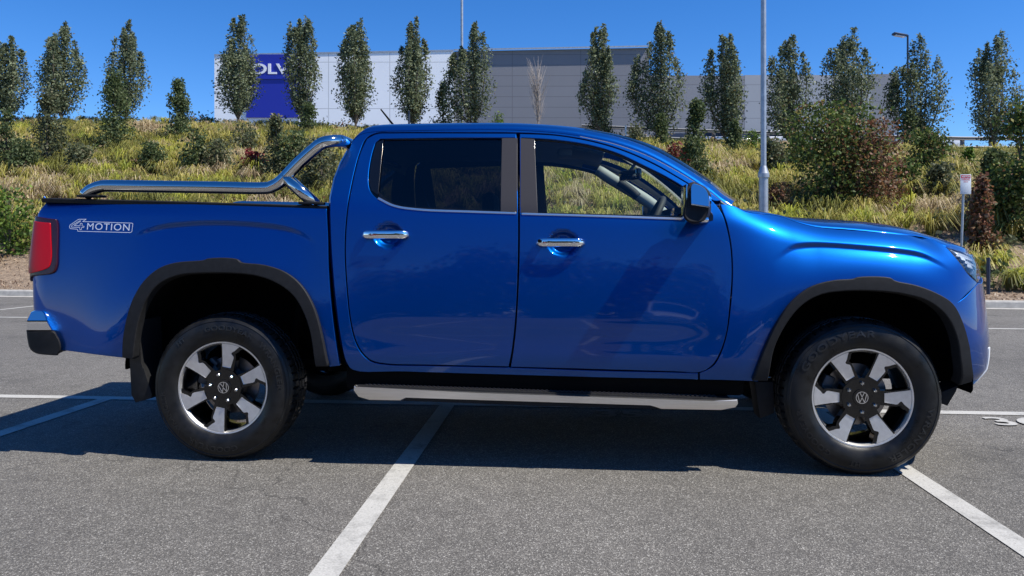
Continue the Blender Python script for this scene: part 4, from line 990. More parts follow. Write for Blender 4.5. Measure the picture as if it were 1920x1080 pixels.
o = mesh('badge_lettering', [tuple(S(cu_+v[0]*kx, cz_+slope*v[0]*kx+v[1], .0014)) for v in tv], tf, M['white_line'], bed_side, smooth=False); o['near_only'] = 1

# ---------------- wheel arch flares
def flare(O_, I_):
    a = uz(O_, .028); b2 = uz(I_, .028); return near(panel('wheel_arch_flare', a+b2, M['black_plastic'], off=.028, depth=.05, h=.02, bev=.006, corner=70))
flare(RO, RI)
fo = uz(FO, .028); fi = uz(FI, .028); print('flare', [tuple(np.round(p, 3)) for p in fo[-6:]+fi[:4]]); print('hood', [tuple(np.round(p, 3)) for p in uz([(1740, 447), (1772, 462)])], ztop(3.7))
near(panel('wheel_arch_flare', fo+fi, M['black_plastic'], off=.028, depth=.05, h=.02, bev=.006, corner=70))

# ---------------- front bumper, grille and lamps, wrapping round to the centre
sp = uz(fseam)[0]; st_ = uz([(1833, 532)])[0]
bump = [sp, st_, (4.05, st_[1]+.0), (4.2, .97), (4.3, .9), (4.3, .72), (UC, .70), (UC, .52), (4.3, .50), (4.05, .52), (3.95, .47)]+uz([(a, b2) for a, b2 in midline(FO, 1620, 735, .96)[-6:]])[::-1]
def bothsides(o):
    t = mirror_tree(o, truck); kids = list(t.children)
    r = join_objs([o, t]); return r
bothsides(panel('front_bumper', bump, M['paint'], h=.02, corner=30, bev=.004))
bothsides(panel('grille', [(4.22, .98), (4.32, .905), (4.32, .74), (UC, .72), (UC, 1.14), (4.3, 1.12), (4.2, 1.06)], M['black_plastic'], h=.03, off=-.02))
for zz in (1.06, .98): bothsides(panel('grille_bar', [(4.26, zz), (UC, zz), (UC, zz+.03), (4.26, zz+.03)], M['chrome'], h=.03, off=.004, depth=.02))
bothsides(panel('lower_grille', [(4.1, .51), (4.3, .49), (UC, .51), (UC, .40), (4.1, .40)], M['black_plastic'], h=.03, off=-.015))
M['whitetrim'] = mat('pale_trim', (.7, .72, .74), .35)
near(panel('bumper_corner_trim', [(3.985, .62), (4.2, .60), (4.2, .44), (3.92, .435), (3.955, .475), (3.98, .54)], M['whitetrim'], h=.02, off=.004, bev=.003, corner=60))
h0 = uz([(1774, 463)])[0]; h1 = uz([(1834, 530)])[0]
hl = [h0, (3.86, h0[1]-.004), (4.0, 1.10), (4.25, 1.07), (4.25, .985), (4.05, .965), h1]+uz([(1813, 509), (1791, 480)])
M['lamphouse'] = mat('headlamp_housing', (.08, .085, .09), .3)
head = near(panel('headlight', hl, M['lamphouse'], off=-.03, depth=.02, h=.02, corner=35))
panel('lamp_glass', hl, M['lens'], head, off=-.002, depth=.026, h=.02, corner=35)
def inner_strip(P): panel('lamp_reflector', P, M['lampwhite'], head, off=-.014, depth=.012, h=.02, corner=50)
inner_strip([(h0[0]+.02, h0[1]-.008), (3.87, h0[1]-.016), (4.02, 1.085), (4.2, 1.06), (4.2, 1.04), (4.02, 1.06), (3.87, h0[1]-.045), (h0[0]+.055, h0[1]-.036)])
inner_strip([(h0[0]+.07, h0[1]-.042), (3.9, 1.068), (4.1, 1.03), (4.1, 1.018), (3.92, 1.045), (h0[0]+.095, h0[1]-.062)])
inner_strip([(h0[0]+.11, h0[1]-.075), (3.92, 1.03), (4.05, 1.005), (4.05, .985), (3.93, .99), (h0[0]+.15, h0[1]-.118)])
# ---------------- bonnet: arched sheet between the two fender lines
def prof_se(t, n): return (1-(1-t)**n)**(1/n)
fe = [np.array(p) for p in S(*np.array(uz([(1376, 386), (1400, 397), (1460, 404.5), (1495, 416.5), (1530, 425), (1585, 429.5), (1640, 434.5), (1690, 440), (1740, 447), (1772, 462)])).T)]
fe = [np.array(p) for p in smoothpoly([tuple(p) for p in fe], False, 180, 4)]
e0 = fe[0]
# the rear of the fender line runs back and inboard to the cowl
back = [np.array((e0[0]-.12, e0[1]+.08, e0[2]+.004)), np.array((e0[0]-.06, e0[1]+.03, e0[2]+.003))]
fe = [np.array(p) for p in catmull(back+[e0], 4)][:-1]+fe
s0, s1 = fe[0][0], fe[-1][0]
vs = []; fs = []; nt_ = 28
tt = [((k/nt_)**1.7) for k in range(nt_+1)]
SIL = [unp(a, b2, .62) for a, b2 in [(1385, 389), (1400, 394), (1430, 400), (1460, 403), (1540, 408), (1600, 412), (1650, 417.5), (1700, 424), (1760, 436), (1795, 450), (1815, 468)]]
for i, p in enumerate(fe):
    s_ = (p[0]-s0)/(s1-s0); xc = 2.42+(4.10-2.42)*s_
    bow = xc-p[0]
    zc = np.interp(p[0]+bow*.7, [q[0] for q in SIL], [q[2] for q in SIL])
    H = max(.012, zc-p[2])
    for t in tt:
        y = p[1]+(.955-p[1])*t
        vs.append((p[0]+bow*(1-(1-t)**2.3), y, p[2]+H*prof_se(t, 1.8)-.055*float(sstep(.70, 1., s_))*(1-(1-t)**2.5)))
m_ = nt_+1
# nose roll: two extra rows dropping to the grille
for (dx, dz) in ((.018, -.012), (.03, -.035), (.032, -.06)):
    r0 = vs[(len(fe)-1)*m_:len(fe)*m_]
    for k, v in enumerate(r0): vs.append((v[0]+dx*min(1, .3+tt[k]*3), v[1], v[2]+dz*(1 if tt[k] > .05 else .4)))
rows = len(fe)+3
for i in range(rows-1):
    for k in range(nt_): a = i*m_+k; fs.append((a, a+1, a+m_+1, a+m_))
nv = len(vs)
vs += [(v[0], W-v[1], v[2]) for v in vs]; fs += [tuple(nv+i for i in f[::-1]) for f in fs]
bm = bmesh.new(); mm = bpy.data.meshes.new('t'); mm.from_pydata([tuple(map(float, v)) for v in vs], [], fs); bm.from_mesh(mm)
bmesh.ops.remove_doubles(bm, verts=bm.verts, dist=.0008)
for f in bm.faces: f.normal_update()
up = sum(f.normal.z for f in bm.faces)
if up < 0: bmesh.ops.reverse_faces(bm, faces=bm.faces)
mm2 = bpy.data.meshes.new('bonnet'); bm.to_mesh(mm2); bm.free(); mm2.materials.append(M['paint']); mm2.polygons.foreach_set('use_smooth', [True]*len(mm2.polygons))
bon = link(bpy.data.objects.new('bonnet', mm2), truck)
# filler under the fender/bonnet joint
near(mesh('bonnet_gutter', [(p[0], p[1]-.002, p[2]-.014) for p in fe]+[(p[0], p[1]+.06, p[2]-.014) for p in fe], [(i, i+1, i+1+len(fe), i+len(fe)) for i in range(len(fe)-1)], M['paint'], truck))
# ---------------- roof, windscreen pillars and windscreen
re_ = [np.array(p) for p in S(*np.array(uz(ROOFPX)).T)]
re_ = [np.array(p) for p in smoothpoly([tuple(p) for p in re_], False, 180, 4)]
XW = unp(1080, 254, .25)[0]
tt2 = [0, .004, .012, .026, .045, .07, .1, .125, .15, .2, .27, .36, .48, .62, .8, 1.0]
rv = []; 
for p in re_:
    f_ = sstep(XW-.45, XW+.25, p[0]); fr = 1-sstep(re_[0][0]+.0, re_[0][0]+.12, p[0])
    bow = .16*f_-.03*fr; H = .088*(1-.35*sstep(XW+.3, XW+1.0, p[0]))*(1-.75*float(fr)**2)
    for t in tt2: rv.append((p[0]+bow*(1-(1-t)**2), p[1]+(.955-p[1])*t, p[2]+H*prof_se(t, 2.3)))
m2 = len(tt2); rf = []; wfc = []
for i in range(len(re_)-1):
    for k in range(m2-1):
        a = i*m2+k; f = (a, a+1, a+m2+1, a+m2)
        (wfc if (re_[i][0] > XW and k >= 6) else rf).append(f)
def sym(name, fl, m, dz=0.):
    vv = [(v[0], v[1], v[2]+dz) for v in rv]; n_ = len(vv); vv += [(v[0], W-v[1], v[2]) for v in vv]; ff = fl+[tuple(n_+i for i in f[::-1]) for f in fl]
    bm = bmesh.new(); mm = bpy.data.meshes.new('t'); mm.from_pydata([tuple(map(float, v)) for v in vv], [], ff); bm.from_mesh(mm)
    bmesh.ops.remove_doubles(bm, verts=bm.verts, dist=.0002); bmesh.ops.delete(bm, geom=[v for v in bm.verts if not v.link_faces], context='VERTS')
    if sum(f.normal.z for f in bm.faces) < 0: bmesh.ops.reverse_faces(bm, faces=bm.faces)
    m3 = bpy.data.meshes.new(name); bm.to_mesh(m3); bm.free(); m3.materials.append(m); m3.polygons.foreach_set('use_smooth', [True]*len(m3.polygons))
    return link(bpy.data.objects.new(name, m3), truck)
roof = sym('roof', rf, M['paint']); ws = sym('windscreen', wfc, M['wscreen'])
# headliner just under the roof
vv = [(v[0], v[1]+.03, v[2]-.035) for v in rv[:]]; 
hf = [f for f in rf if f[0] % m2 >= 3 or re_[f[0]//m2][0] < XW+.05]; n_ = len(vv); vv += [(v[0], W-v[1], v[2]) for v in vv]
mesh('headliner', vv, hf+[tuple(n_+i for i in f[::-1]) for f in hf], M['headliner'], truck)
# ---------------- cab rear wall with glass
cr = [S(*inv(a, b2)) for a, b2 in [(655, 278), (640, 305), (628, 335), (620, 372), (619, 410), (622, 480), (630, 570), (640, 640), (652, 684)]]
vs = []; fs = []; ym = [0, .02, .06, .14, .25, .4, .6, .8, 1]
for p in cr:
    for t in ym: vs.append((p[0]-.05*prof_se(min(1, t*1.6), 2.2), p[1]+(W-2*p[1])*t if False else p[1]+(.955-p[1])*t, p[2]))
k9 = len(ym); wf_, gf_ = [], []
for i in range(len(cr)-1):
    for k in range(k9-1): a = i*k9+k; (gf_ if (i in (0, 1, 2) and k >= 4) else wf_).append((a, a+k9, a+k9+1, a+1))
def sym2(name, fl, m):
    n_ = len(vs); vv = [tuple(map(float, v)) for v in vs]+[(float(v[0]), float(W-v[1]), float(v[2])) for v in vs]
    return mesh(name, vv, fl+[tuple(n_+i for i in f[::-1]) for f in fl], m, truck)
sym2('cab_rear_wall', wf_, M['paint']); sym2('rear_window', gf_, M['tint'])
# ---------------- bed: inner walls, floor, tailgate, rail caps
bx0, bx1 = -1.03, .50
box('bed_floor', ((bx0+bx1)/2, W/2, 1.08), (bx1-bx0, W-.36, .03), M['black_plastic'], truck)
near(box('bed_inner_wall', ((bx0+bx1)/2, .21, 1.22), (bx1-bx0, .03, .24), M['black_plastic'], truck))
box('bed_front_wall', (bx1-.02, W/2, 1.08), (.04, W-.3, .52), M['black_plastic'], truck)
box('tailgate', (bx0-.01, W/2, 1.05), (.06, W-.2, .60), M['paint'], truck, .02)
cap_px = [(79, 372), (300, 377.5), (613, 387)]
cp = [unp(a, b2, .085) for a, b2 in cap_px]
pts = []
vs = []; fs = []
secs = [(.083, -.022), (.080, -.002), (.088, .004), (.15, .006), (.22, .0), (.225, -.03)]
for k in range(13):
    t = k/12; x = cp[0][0]+(cp[2][0]-cp[0][0])*t; z = np.interp(x, [q[0] for q in cp], [q[2] for q in cp])
    for a, b2 in secs: vs.append((x, a, z+b2))
for i in range(12):
    for k in range(5): a = i*6+k; fs.append((a, a+6, a+7, a+1))
fs += [tuple(range(6)), tuple(range(72, 78))[::-1]]
o = mesh('bed_rail_cap', vs, fs, M['black_plastic'], truck); o.data.set_sharp_from_angle(angle=math.radians(60)); near(o)
# ---------------- tail lamp
TLo = [(-1.087, 1.285), (-1.06, 1.297)]+uz([(104, 411), (106.5, 419), (106, 470), (104, 502), (97, 512)], .014)+[(-1.055, .965), (-1.085, .94), (-1.108, .99), (-1.112, 1.15), (-1.10, 1.27)]
tl = near(panel('tail_light', TLo, M['darkred'], off=.012, depth=.03, h=.015, bev=.004, corner=60))
r1 = uz([(94, 418), (95, 440), (95, 490), (88, 503)], .016)
panel('lamp_lens', [(-1.10, 1.265), (-1.07, 1.27)]+r1+[(-1.07, .985), (-1.10, 1.0), (-1.106, 1.15)], M['red'], tl, off=.0165, depth=.006, h=.015, bev=.002, corner=60)
# ---------------- rear bumper: chrome top and black lower, across the whole width
def bump_profile(P, y=-.01): return [(unp(a, b2, y)[0], unp(a, b2, y)[2]) for a, b2 in P]
chp = bump_profile([(50, 586), (57, 583), (72, 583.5), (78, 588), (87, 602), (47, 602)]); chl = bump_profile([(47, 602.2), (87.2, 602.2), (97, 619.5), (47, 619.5)])
blp = bump_profile([(47, 620.5), (98, 620.5), (105, 630), (110.5, 641), (112, 655), (106, 667), (85, 666), (65, 663), (54, 655), (49, 638)])
def bumper_part(nm, P, m, y0, par):
    bm = bmesh.new(); ys = [y0, y0+.012, y0+.05, y0+.15, .955]; rings = []
    cx = max(p[0] for p in P); cz = sum(p[1] for p in P)/len(P)
    for side in (0, 1):
        for i, y in enumerate(ys if side == 0 else ys[::-1][1:]):
            kk = i if side == 0 else len(ys)-2-i
            dx = [0, -.0, -.03, -.07, -.11][kk]; sc_ = [.9, 1, 1, 1, 1][kk]
            rings.append([bm.verts.new((cx+(p[0]-cx)*sc_+dx, y if side == 0 else W-y, cz+(p[1]-cz)*sc_)) for p in P])
    n_ = len(P)
    for a, b2 in zip(rings[:-1], rings[1:]):
        for i in range(n_): bm.faces.new((a[i], a[(i+1) % n_], b2[(i+1) % n_], b2[i]))
    bm.faces.new(rings[0]); bm.faces.new(rings[-1][::-1])
    return bmobj(nm, bm, m, par, ang=35)
rb = bumper_part('rear_bumper', [tuple(p) for p in smoothpoly(blp, True, 60, 3)], M['black_plastic'], -.012, truck)
bumper_part('chrome_cover', chp, M['chrome'], -.012, rb)
zc_ = min(p[1] for p in chp)
for o in rb.children:
    for v in o.data.vertices: v.co.y += (.42*max(0, v.co.z-zc_)) if v.co.y < .5 else -.42*max(0, v.co.z-zc_) if v.co.y > 1.4 else 0
bumper_part('chrome_cover', chl, M['chrome'], -.012, rb)
# ---------------- side steps
yl = -.045
def U(a, b2, y=yl): p = unp(a, b2, y); return (p[0], p[2])
step = near(prism('side_step', [U(664, 723), U(668, 727), U(900, 737), U(1340, 752), U(1383, 749), U(1384, 757), U(1379, 764), U(1352, 769), U(1239, 767), U(1219, 758.5), U(900, 750), U(760, 744), U(751, 751), U(692, 750), U(672, 744), U(663, 732)], yl, yl+.03, M['satin'], truck, .004))
prism('lower_trim', [U(762, 745), U(900, 751), U(1218, 759.5), U(1237, 768), U(1000, 762), U(754, 752)], yl+.012, yl+.03, M['black_plastic'], step)
P0, P1 = U(664, 725), U(1372, 750)
plate = prism('step_plate', [P0, (P1[0], P1[1]), (P1[0], P1[1]-.025), (P0[0], P0[1]-.025)], yl+.028, .16, M['black_plastic'], step)
bm = bmesh.new()
for i in range(84):
    for j in range(5):
        x = P0[0]+.05+i*.0225+(j % 2)*.011
        if x > P1[0]-.06: continue
        z = P0[1]+(P1[1]-P0[1])*(x-P0[0])/(P1[0]-P0[0])
        if abs(x-(P0[0]+P1[0])/2+.02) < .07 and j > 1: continue
        bbox(bm, (x, yl+.05+j*.022, z+.002), (.011, .009, .006), 0)
bmobj('tread_studs', bm, M['applique'], step)
for xx in (.9, 1.6, 2.4): near(box('step_bracket', (xx, .2, .40), (.05, .3, .03), M['dark'], truck))
near(box('sill_underside', (1.68, .14, .445), (2.05, .2, .13), M['dark'], truck, .02))
# ---------------- chassis and wheel housings
box('chassis', (1.6, W/2, .5), (4.6, .9, .22), M['dark'], truck, .03)
box('engine_bay', (3.25, W/2, .82), (1.2, 1.0, .5), M['dark'], truck, .05)
box('floor_pan', (1.62, W/2, .56), (2.2, W-.34, .1), M['dark'], truck, .03)
box('firewall', (2.66, W/2, .86), (.05, W-.34, .6), M['dark'], truck, .01)
for xw in (0, 3.27):
    P = []; R_ = .53 if xw else .55; n_ = 28
    vs = []; fs = []
    for k in range(n_+1):
        a = math.radians(-12+204*k/n_); x = xw+R_*math.cos(a)*1.02; z = .47+R_*math.sin(a)*(1.02 if xw else 1.08)
        for y in (.05, .2, .36, .48): vs.append((x, y, max(.41 if xw else .47, z)))
    for k in range(n_):
        for j in range(3): a = k*4+j; fs.append((a, a+1, a+5, a+4))
    cidx = len(vs); vs.append((xw, .48, .6))
    for k in range(n_): fs.append((k*4+3, cidx, k*4+7))
    near(mesh('wheel_housing', vs, fs, M['dark'], truck))
    cyl('axle', (xw, .2, .385), (xw, W-.2, .385), .045, M['dark'], truck)
# leaf spring and shock seen behind the rear wheel
near(box('leaf_spring', (-.05, .42, .47), (1.2, .07, .035), M['dark'], truck)); near(cyl('shock_absorber', (.2, .38, .4), (.32, .36, .85), .03, M['dark'], truck))
box('spare_wheel_well', (-.72, W/2, .62), (.6, .9, .18), M['dark'], truck, .05)
# mud flaps
def mf(P, y0=.03, y1=.24): return near(prism('mud_flap', [(unp(a, b2, y0)[0], unp(a, b2, y0)[2]) for a, b2 in P], y0, y1, M['black_plastic'], truck, .004))
mf([(252, 600), (262, 600), (263, 680), (269, 690), (285, 740), (283, 747), (254, 755), (246, 740), (243, 675)])
mf([(1415, 716), (1450, 716), (1452, 775), (1425, 785)], .13, .26); mf([(1766, 735), (1797, 722), (1792, 735), (1777, 761), (1765, 757)], .1, .24)
bm = bmesh.new()
for px, py in ((268, 583), (262, 605), (258, 626), (256, 648)):
    p = unp(px, py, .02); bcyl(bm, p, (p[0], .028, p[2]), .004, seg=10)
bmobj('flare_screws', bm, M['steel'], NEAR[-1])
# ---------------- wheels
def rot2(P, a): c_, s_ = math.cos(a), math.sin(a); return [(x*c_-y*s_, x*s_+y*c_) for x, y in P]
def arc(r, a0, a1, n_): return [(r*math.cos(a0+(a1-a0)*k/n_), r*math.sin(a0+(a1-a0)*k/n_)) for k in range(n_+1)]
def make_wheel(xw, turn, letters, twist=0.):
    cz = .385; c_ = (xw, cz)
    wh = bpy.data.objects.new('wheel', bpy.data.meshes.new('wheel')); 
    # the wheel's own mesh is the tyre-carrying barrel
    barrel = lathe_y('wheel', [(.236, .028), (.226, .034), (.221, .06), (.214, .10), (.212, .19), (.232, .235)], c_, M['gloss_black'], truck, 72)
    near(barrel)
    def tread(r, y, j, i):
        if .03 < y < .235 and r > .365:
            ph = j % 6
            if (y < .085 or y > .18) and ph == 0: return r-.009
            if .085 <= y <= .18 and (j+3) % 8 == 0: return r-.005
        return r
    prof = [(.2405, .03), (.243, .02), (.248, .012), (.262, .003), (.285, -.004), (.31, -.006), (.333, -.003), (.352, .004), (.3545, .002), (.366, .010), (.3665, .014), (.3775, .026), (.3845, .038),
            (.388, .055), (.389, .083), (.381, .085), (.381, .092), (.3905, .094), (.391, .117), (.382, .119), (.382, .128), (.391, .13), (.3905, .157), (.382, .159), (.382, .168), (.389, .17), (.388, .2), (.383, .22), (.37, .238), (.34, .252), (.30, .258), (.26, .25), (.232, .236)]
    lathe_y('tyre', prof, c_, M['rubber'], barrel, 360, zmin=.001, fn=tread, sharp=28)
    def lettering(t, ang, r, size, xs=1.0):
        tv, tf = text_mesh(t, size, True, xs=xs, space=1.08, extrude=.0012); vs = []
        for x, y, z in tv:
            a = ang-x/r; rr = r+y; yy = np.interp(rr, [.243, .262, .285, .31, .333, .352, .366], [.02, .003, -.004, -.006, -.003, .004, .010])
            vs.append((xw+rr*math.cos(a), float(yy)-.0012-z, cz+rr*math.sin(a)))
        return vs, tf
    vs, fs = [], []
    for t, a, r, s_, xs in letters:
        v1_, f1 = lettering(t, math.radians(a), r, s_, xs); o = mesh('tyre_lettering', v1_, f1, M['rubber_letter'], barrel, smooth=False); o['near_only'] = 1
    # machined face: six spokes, their outer ends melting into the lip ring
    lathe_y('rim_lip', [(.245, .026), (.2455, .018), (.244, .0155), (.237, .0165), (.234, .022), (.229, .034)], c_, M['machined'], barrel, 96)
    sv = bmesh.new(); bv = bmesh.new()
    for k in range(6):
        a = math.radians(turn+60*k)
        face = [(.108, .023), (.150, .029), (.200, .036)]+[(.2335*math.cos(t), .2335*math.sin(t)) for t in np.linspace(.178, -.235, 9)]+[(.214, -.042), (.200, -.030), (.190, -.0165), (.182, -.0165), (.170, -.030), (.160, -.031), (.108, -.022)]
        body = [(.07, .034), (.150, .035), (.200, .042), (.229, .052)]+[(.229*math.cos(t), .229*math.sin(t)) for t in np.linspace(.15, -.33, 7)]+[(.212, -.062), (.196, -.050), (.186, -.036), (.166, -.042), (.07, -.036)]
        for P, bmx, y0, y1, dish in ((face, sv, .0185, .026, .020), (body, bv, .0235, .075, .016)):
            Q = rot2(P, a); n_ = len(Q)
            dy = [dish*max(0, 1-math.hypot(*q)/.235)*1.0 for q in Q]
            top_ = [bmx.verts.new((xw+q[0], y0+d, cz+q[1])) for q, d in zip(Q, dy)]; bot = [bmx.verts.new((xw+q[0], y1, cz+q[1])) for q in Q]
            bmx.faces.new(top_); [bmx.faces.new((top_[i], bot[i], bot[(i+1) % n_], top_[(i+1) % n_])) for i in range(n_)]
    bmobj('spoke_faces', sv, M['machined'], barrel, ang=25)
    # hub
    bcyl(bv, (xw, .03, cz), (xw, .09, cz), .098, .105, 12)
    bcyl(bv, (xw, .026, cz), (xw, .05, cz), .042, .05, 32)
    bmobj('spokes', bv, M['gloss_black'], barrel, ang=25)
    for k in range(6):
        a = math.radians(turn+30+60*k); x, z = xw+.072*math.cos(a), cz+.072*math.sin(a)
        nv_ = bmesh.new(); bcyl(nv_, (x, .018, z), (x, .034, z), .0095, .0095, 6); bcyl(nv_, (x, .0125, z), (x, .018, z), .005, .009, 12); bmobj('lug_nut', nv_, M['steel'], barrel, ang=30)
    # emblem: ring with a V over a W
    ev = bmesh.new(); yf = .0235
    def stroke(P, wd):
        for (x0, z0), (x1, z1) in zip(P[:-1], P[1:]):
            d = Vector((x1-x0, z1-z0)); n_ = Vector((-d.y, d.x)).normalized()*wd/2; q = [(x0+n_.x, z0+n_.y), (x1+n_.x, z1+n_.y), (x1-n_.x, z1-n_.y), (x0-n_.x, z0-n_.y)]
            q = rot2(q, math.radians(turn-twist)); fr_ = [ev.verts.new((xw+a, yf, cz+b2)) for a, b2 in q]; bk = [ev.verts.new((xw+a, yf+.003, cz+b2)) for a, b2 in q]
            ev.faces.new(fr_); [ev.faces.new((fr_[i], bk[i], bk[(i+1) % 4], fr_[(i+1) % 4])) for i in range(4)]
    R_ = .0285
    stroke([(-.0105, .0245), (0, .0035), (.0105, .0245)], .0036)
    stroke([(-.0215, .0165), (-.0115, -.024), (0, .0005), (.0115, -.024), (.0215, .0165)], .0036)
    rg_ = arc(R_, 0, 2*math.pi, 40); stroke(rg_, .0032)
    bmobj('emblem', ev, M['chrome'], barrel)
    lathe_y('brake_disc', [(.155, .125), (.155, .118), (.09, .118), (.088, .10), (.03, .10)], c_, M['disc'], barrel, 60)
    cal = bmesh.new(); a = math.radians(172 if xw else 150)
    for da in (-.26, 0, .26):
        x, z = xw+.150*math.cos(a+da), cz+.150*math.sin(a+da); bbox(cal, (x, .125, z), (.055, .07, .075), .012, Matrix.Rotation(-(a+da), 4, 'Y'))
    bmobj('brake_caliper', cal, M['caliper'], barrel, ang=40)
make_wheel(0.0, 21, [('WRANGLER', 24, .318, .036, 1.3), ('GOODYEAR', 82, .318, .036, 1.3), ('HT', 132, .325, .032, 1.2), ('WRANGLER', 205, .318, .034, 1.2), ('GOODYEAR', 262, .318, .036, 1.3)], 5)
make_wheel(3.27, 0, [('GOODYEAR', 118, .318, .048, 1.5), ('WRANGLER', -38, .318, .042, 1.4), ('HT', -98, .325, .032, 1.2), ('GOODYEAR', 215, .318, .036, 1.3)], 0)
# ---------------- sports bar
R0 = .033
yb = .115
rail_px = [(160, 366), (172, 356), (190, 349.5), (212, 348.5), (300, 350), (400, 351.5), (490, 353), (512, 349), (530, 337), (560, 306), (590, 279), (604, 269), (618, 264.5), (632, 262)]
pn = [unp(a, b2, yb) for a, b2 in rail_px]
arch_ = [Vector(pn[-3]), Vector(pn[-2]), Vector(pn[-1])]
left_side = [Vector(p) for p in pn[:-2]]
topz = pn[-2][2]; xt = pn[-1][0]
A_ = left_side+[Vector((pn[-2][0], yb+.012, topz)), Vector((xt-.01, yb+.06, topz+.008)), Vector((xt, yb+.16, topz+.012)), Vector((xt, .955, topz+.014))]
B_ = [Vector((v.x, W-v.y, v.z-(.022 if v.z < 1.5 else 0))) for v in A_[::-1][1:]]
bar = tube('sports_bar', [Vector(v) for v in catmull(A_+B_, 5)], R0, M['steel'], truck, 28)
for sgn in (0, 1):
    q0 = Vector(unp(533, 330, yb)); q1 = Vector(unp(592, 384, yb)); 
    if sgn: q0.y = W-q0.y; q1.y = W-q1.y
    tube('brace_tube', [q0, q0+(q1-q0)*.5, q1], .033, M['steel'], bar, 24)
    b2 = Vector(unp(585, 380, yb)); b3 = Vector(unp(172, 367, yb))
    if sgn: b2.y = W-b2.y; b3.y = W-b3.y
    box('base_plate', (b2.x, b2.y, b2.z-.004), (.12, .09, .014), M['black_plastic'], bar, .004)
    box('base_plate', (b3.x, b3.y, b3.z-.003), (.12, .09, .012), M['black_plastic'], bar, .004)
# ---------------- antenna
p0, p1 = Vector(unp(742, 240, .85)), Vector(unp(714, 205, .85))
cyl('antenna', p0, p1, .0075, M['dark'], truck, .0045, 10)
# ---------------- door mirrors: swept closed lofts
def mirror_shell(nm, secs_, m, par):
    """rings of (px outline, y)"""
    bm = bmesh.new(); rings = []
    for P, y in secs_:
        Q = smoothpoly([(unp(a, b2, y)[0], unp(a, b2, y)[2]) for a, b2 in P], True, 50, 4); rings.append([bm.verts.new((q[0], y, q[1])) for q in Q])
    n_ = len(rings[0])
    for a, b2 in zip(rings[:-1], rings[1:]):
        for i in range(n_): bm.faces.new((a[i], a[(i+1) % n_], b2[(i+1) % n_], b2[i]))
    bm.faces.new(rings[0]); bm.faces.new(rings[-1][::-1]); bmesh.ops.triangulate(bm, faces=[f for f in bm.faces if len(f.verts) > 4])
    return bmobj(nm, bm, m, par, ang=30)
def scl(P, k, dx=0, dy=0):
    cx = sum(p[0] for p in P)/len(P); cy = sum(p[1] for p in P)/len(P); return [(cx+(a-cx)*k+dx, cy+(b2-cy)*k+dy) for a, b2 in P]
# whole head outline and its painted cap
HEAD = [(1294, 342), (1303, 340), (1318, 347), (1327, 355), (1330, 372), (1330, 395), (1322, 412), (1308, 418), (1290, 416), (1281, 405), (1285, 380), (1290, 355)]
mir = near(mirror_shell('side_mirror', [(scl(HEAD, .9, 1, 1), -.215), (HEAD, -.20), (scl(HEAD, 1.02, 2), -.12), (scl(HEAD, .98, 3, 3), -.02), (scl(HEAD, .72, 6, 12), .0)], M['black_plastic'], truck))
CAP = [(1299.5, 346), (1305, 342.5), (1318, 347.5), (1328, 357), (1331.5, 372), (1330.5, 388), (1296.5, 382.5), (1297.5, 360)]
mirror_shell('mirror_cap', [(scl(CAP, .95), -.236), (CAP, -.228), (scl(CAP, 1.0, 1), -.12), (scl(CAP, .97, 3), -.03)], M['chrome'], mir)
for oo in (mir, mir.children[0]):
    for v in oo.data.vertices: v.co.y += .38*max(0, v.co.z-1.30)*(1 if v.co.y < -.1 else 0)
IND = [(1297, 378), (1329, 383), (1329, 389), (1296, 384)]
mirror_shell('indicator_lens', [(IND, -.215), (scl(IND, 1.0, 1), -.1)], M['lampwhite'], mir)
mirror_shell('mirror_arm', [(scl([(1300, 400), (1325, 400), (1322, 416), (1303, 416)], .9), -.05), ([(1300, 400), (1325, 402), (1325, 416), (1300, 416)], .02), ([(1296, 400), (1335, 404), (1335, 414), (1300, 416)], .09)], M['gloss_black'], mir)
p = unp(1318, 412, -.2); box('puddle_lamp', (p[0]+.005, -.16, p[2]+.0), (.05, .08, .03), M['chrome'], mir, .012)
p = unp(1288, 380, -.12); box('mirror_glass', (p[0]-.012, -.115, p[2]), (.006, .15, .17), M['steel'], mir, .002)
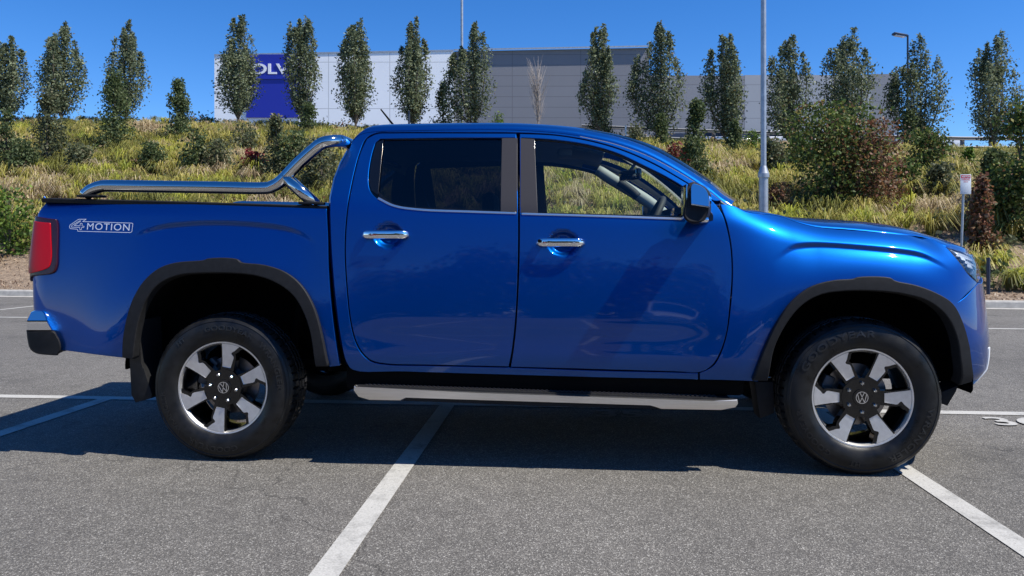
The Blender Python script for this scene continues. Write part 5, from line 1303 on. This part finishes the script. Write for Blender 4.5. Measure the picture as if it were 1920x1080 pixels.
# ---------------- cabin
def seat(x, y, back=1.24):
    s_ = box('seat', (x, y, .80), (.5, .5, .16), M['cabin'], truck, .05)
    box('seat_back', (x-.25, y, 1.0), (.13, .48, .56), M['cabin'], s_, .05, Matrix.Rotation(math.radians(-14), 4, 'Y'))
    box('headrest', (x-.36, y, 1.36), (.08, .26, .16), M['cabin'], s_, .035)
seat(1.73, .53); seat(1.73, W-.53); seat(.98, .5); seat(.98, W-.5)
box('dashboard', (2.46, W/2, 1.12), (.42, W-.5, .22), M['cabin'], truck, .07)
box('dash_hood', (2.38, .55, 1.235), (.2, .34, .06), M['cabin'], truck, .03)
stw = Vector(unp(1214, 397, .52)); 
sw = [stw+Matrix.Rotation(math.radians(-62), 3, 'Y') @ Vector((.185*math.cos(a), .185*math.sin(a), 0)) for a in np.linspace(0, 2*math.pi, 33)]
wheel_o = tube('steering_wheel', [v+Vector((0, 0, -.09)) for v in sw], .017, M['cabin'], truck, 12, caps=False)
box('airbag_hub', tuple(stw+Vector((.02, 0, -.09))), (.05, .2, .12), M['cabin'], wheel_o, .02)
p = unp(1182, 328, .955); rm = box('interior_mirror', p, (.035, .24, .07), M['gloss_black'], truck, .015, Matrix.Rotation(math.radians(25), 4, 'Z'))
box('mirror_face', (p[0]-.018, p[1]-.006, p[2]), (.004, .21, .055), M['steel'], rm, .001, Matrix.Rotation(math.radians(25), 4, 'Z'))
cyl('mirror_stalk', (p[0], p[1], p[2]+.03), (p[0]+.06, p[1], p[2]+.11), .01, M['gloss_black'], rm)
# far windscreen pillar trim with its grab handle
ft = [Vector(unp(a, b2, 1.56)) for a, b2 in ((1120, 318), (1150, 338), (1180, 356), (1215, 378), (1245, 402))]
tube('pillar_trim', [Vector(v) for v in catmull(ft, 4)], .042, M['trimgrey'], truck, 16)
gh = [Vector(unp(a, b2, 1.5)) for a, b2 in ((1160, 341), (1170, 347), (1186, 359), (1196, 369))]
tube('grab_handle', [Vector(v) for v in catmull(gh, 3)], .03, M['cabin'], truck, 12)
p = unp(1100, 312, .7); box('sun_visor', (p[0], .55, p[2]+.05), (.18, .42, .02), M['headliner'], truck, .008, Matrix.Rotation(math.radians(12), 4, 'Y'))
p = unp(1075, 300, .95); box('overhead_console', (p[0], .955, p[2]+.04), (.2, .2, .05), M['headliner'], truck, .02)
for o in list(NEAR): mirror_tree(o, truck)
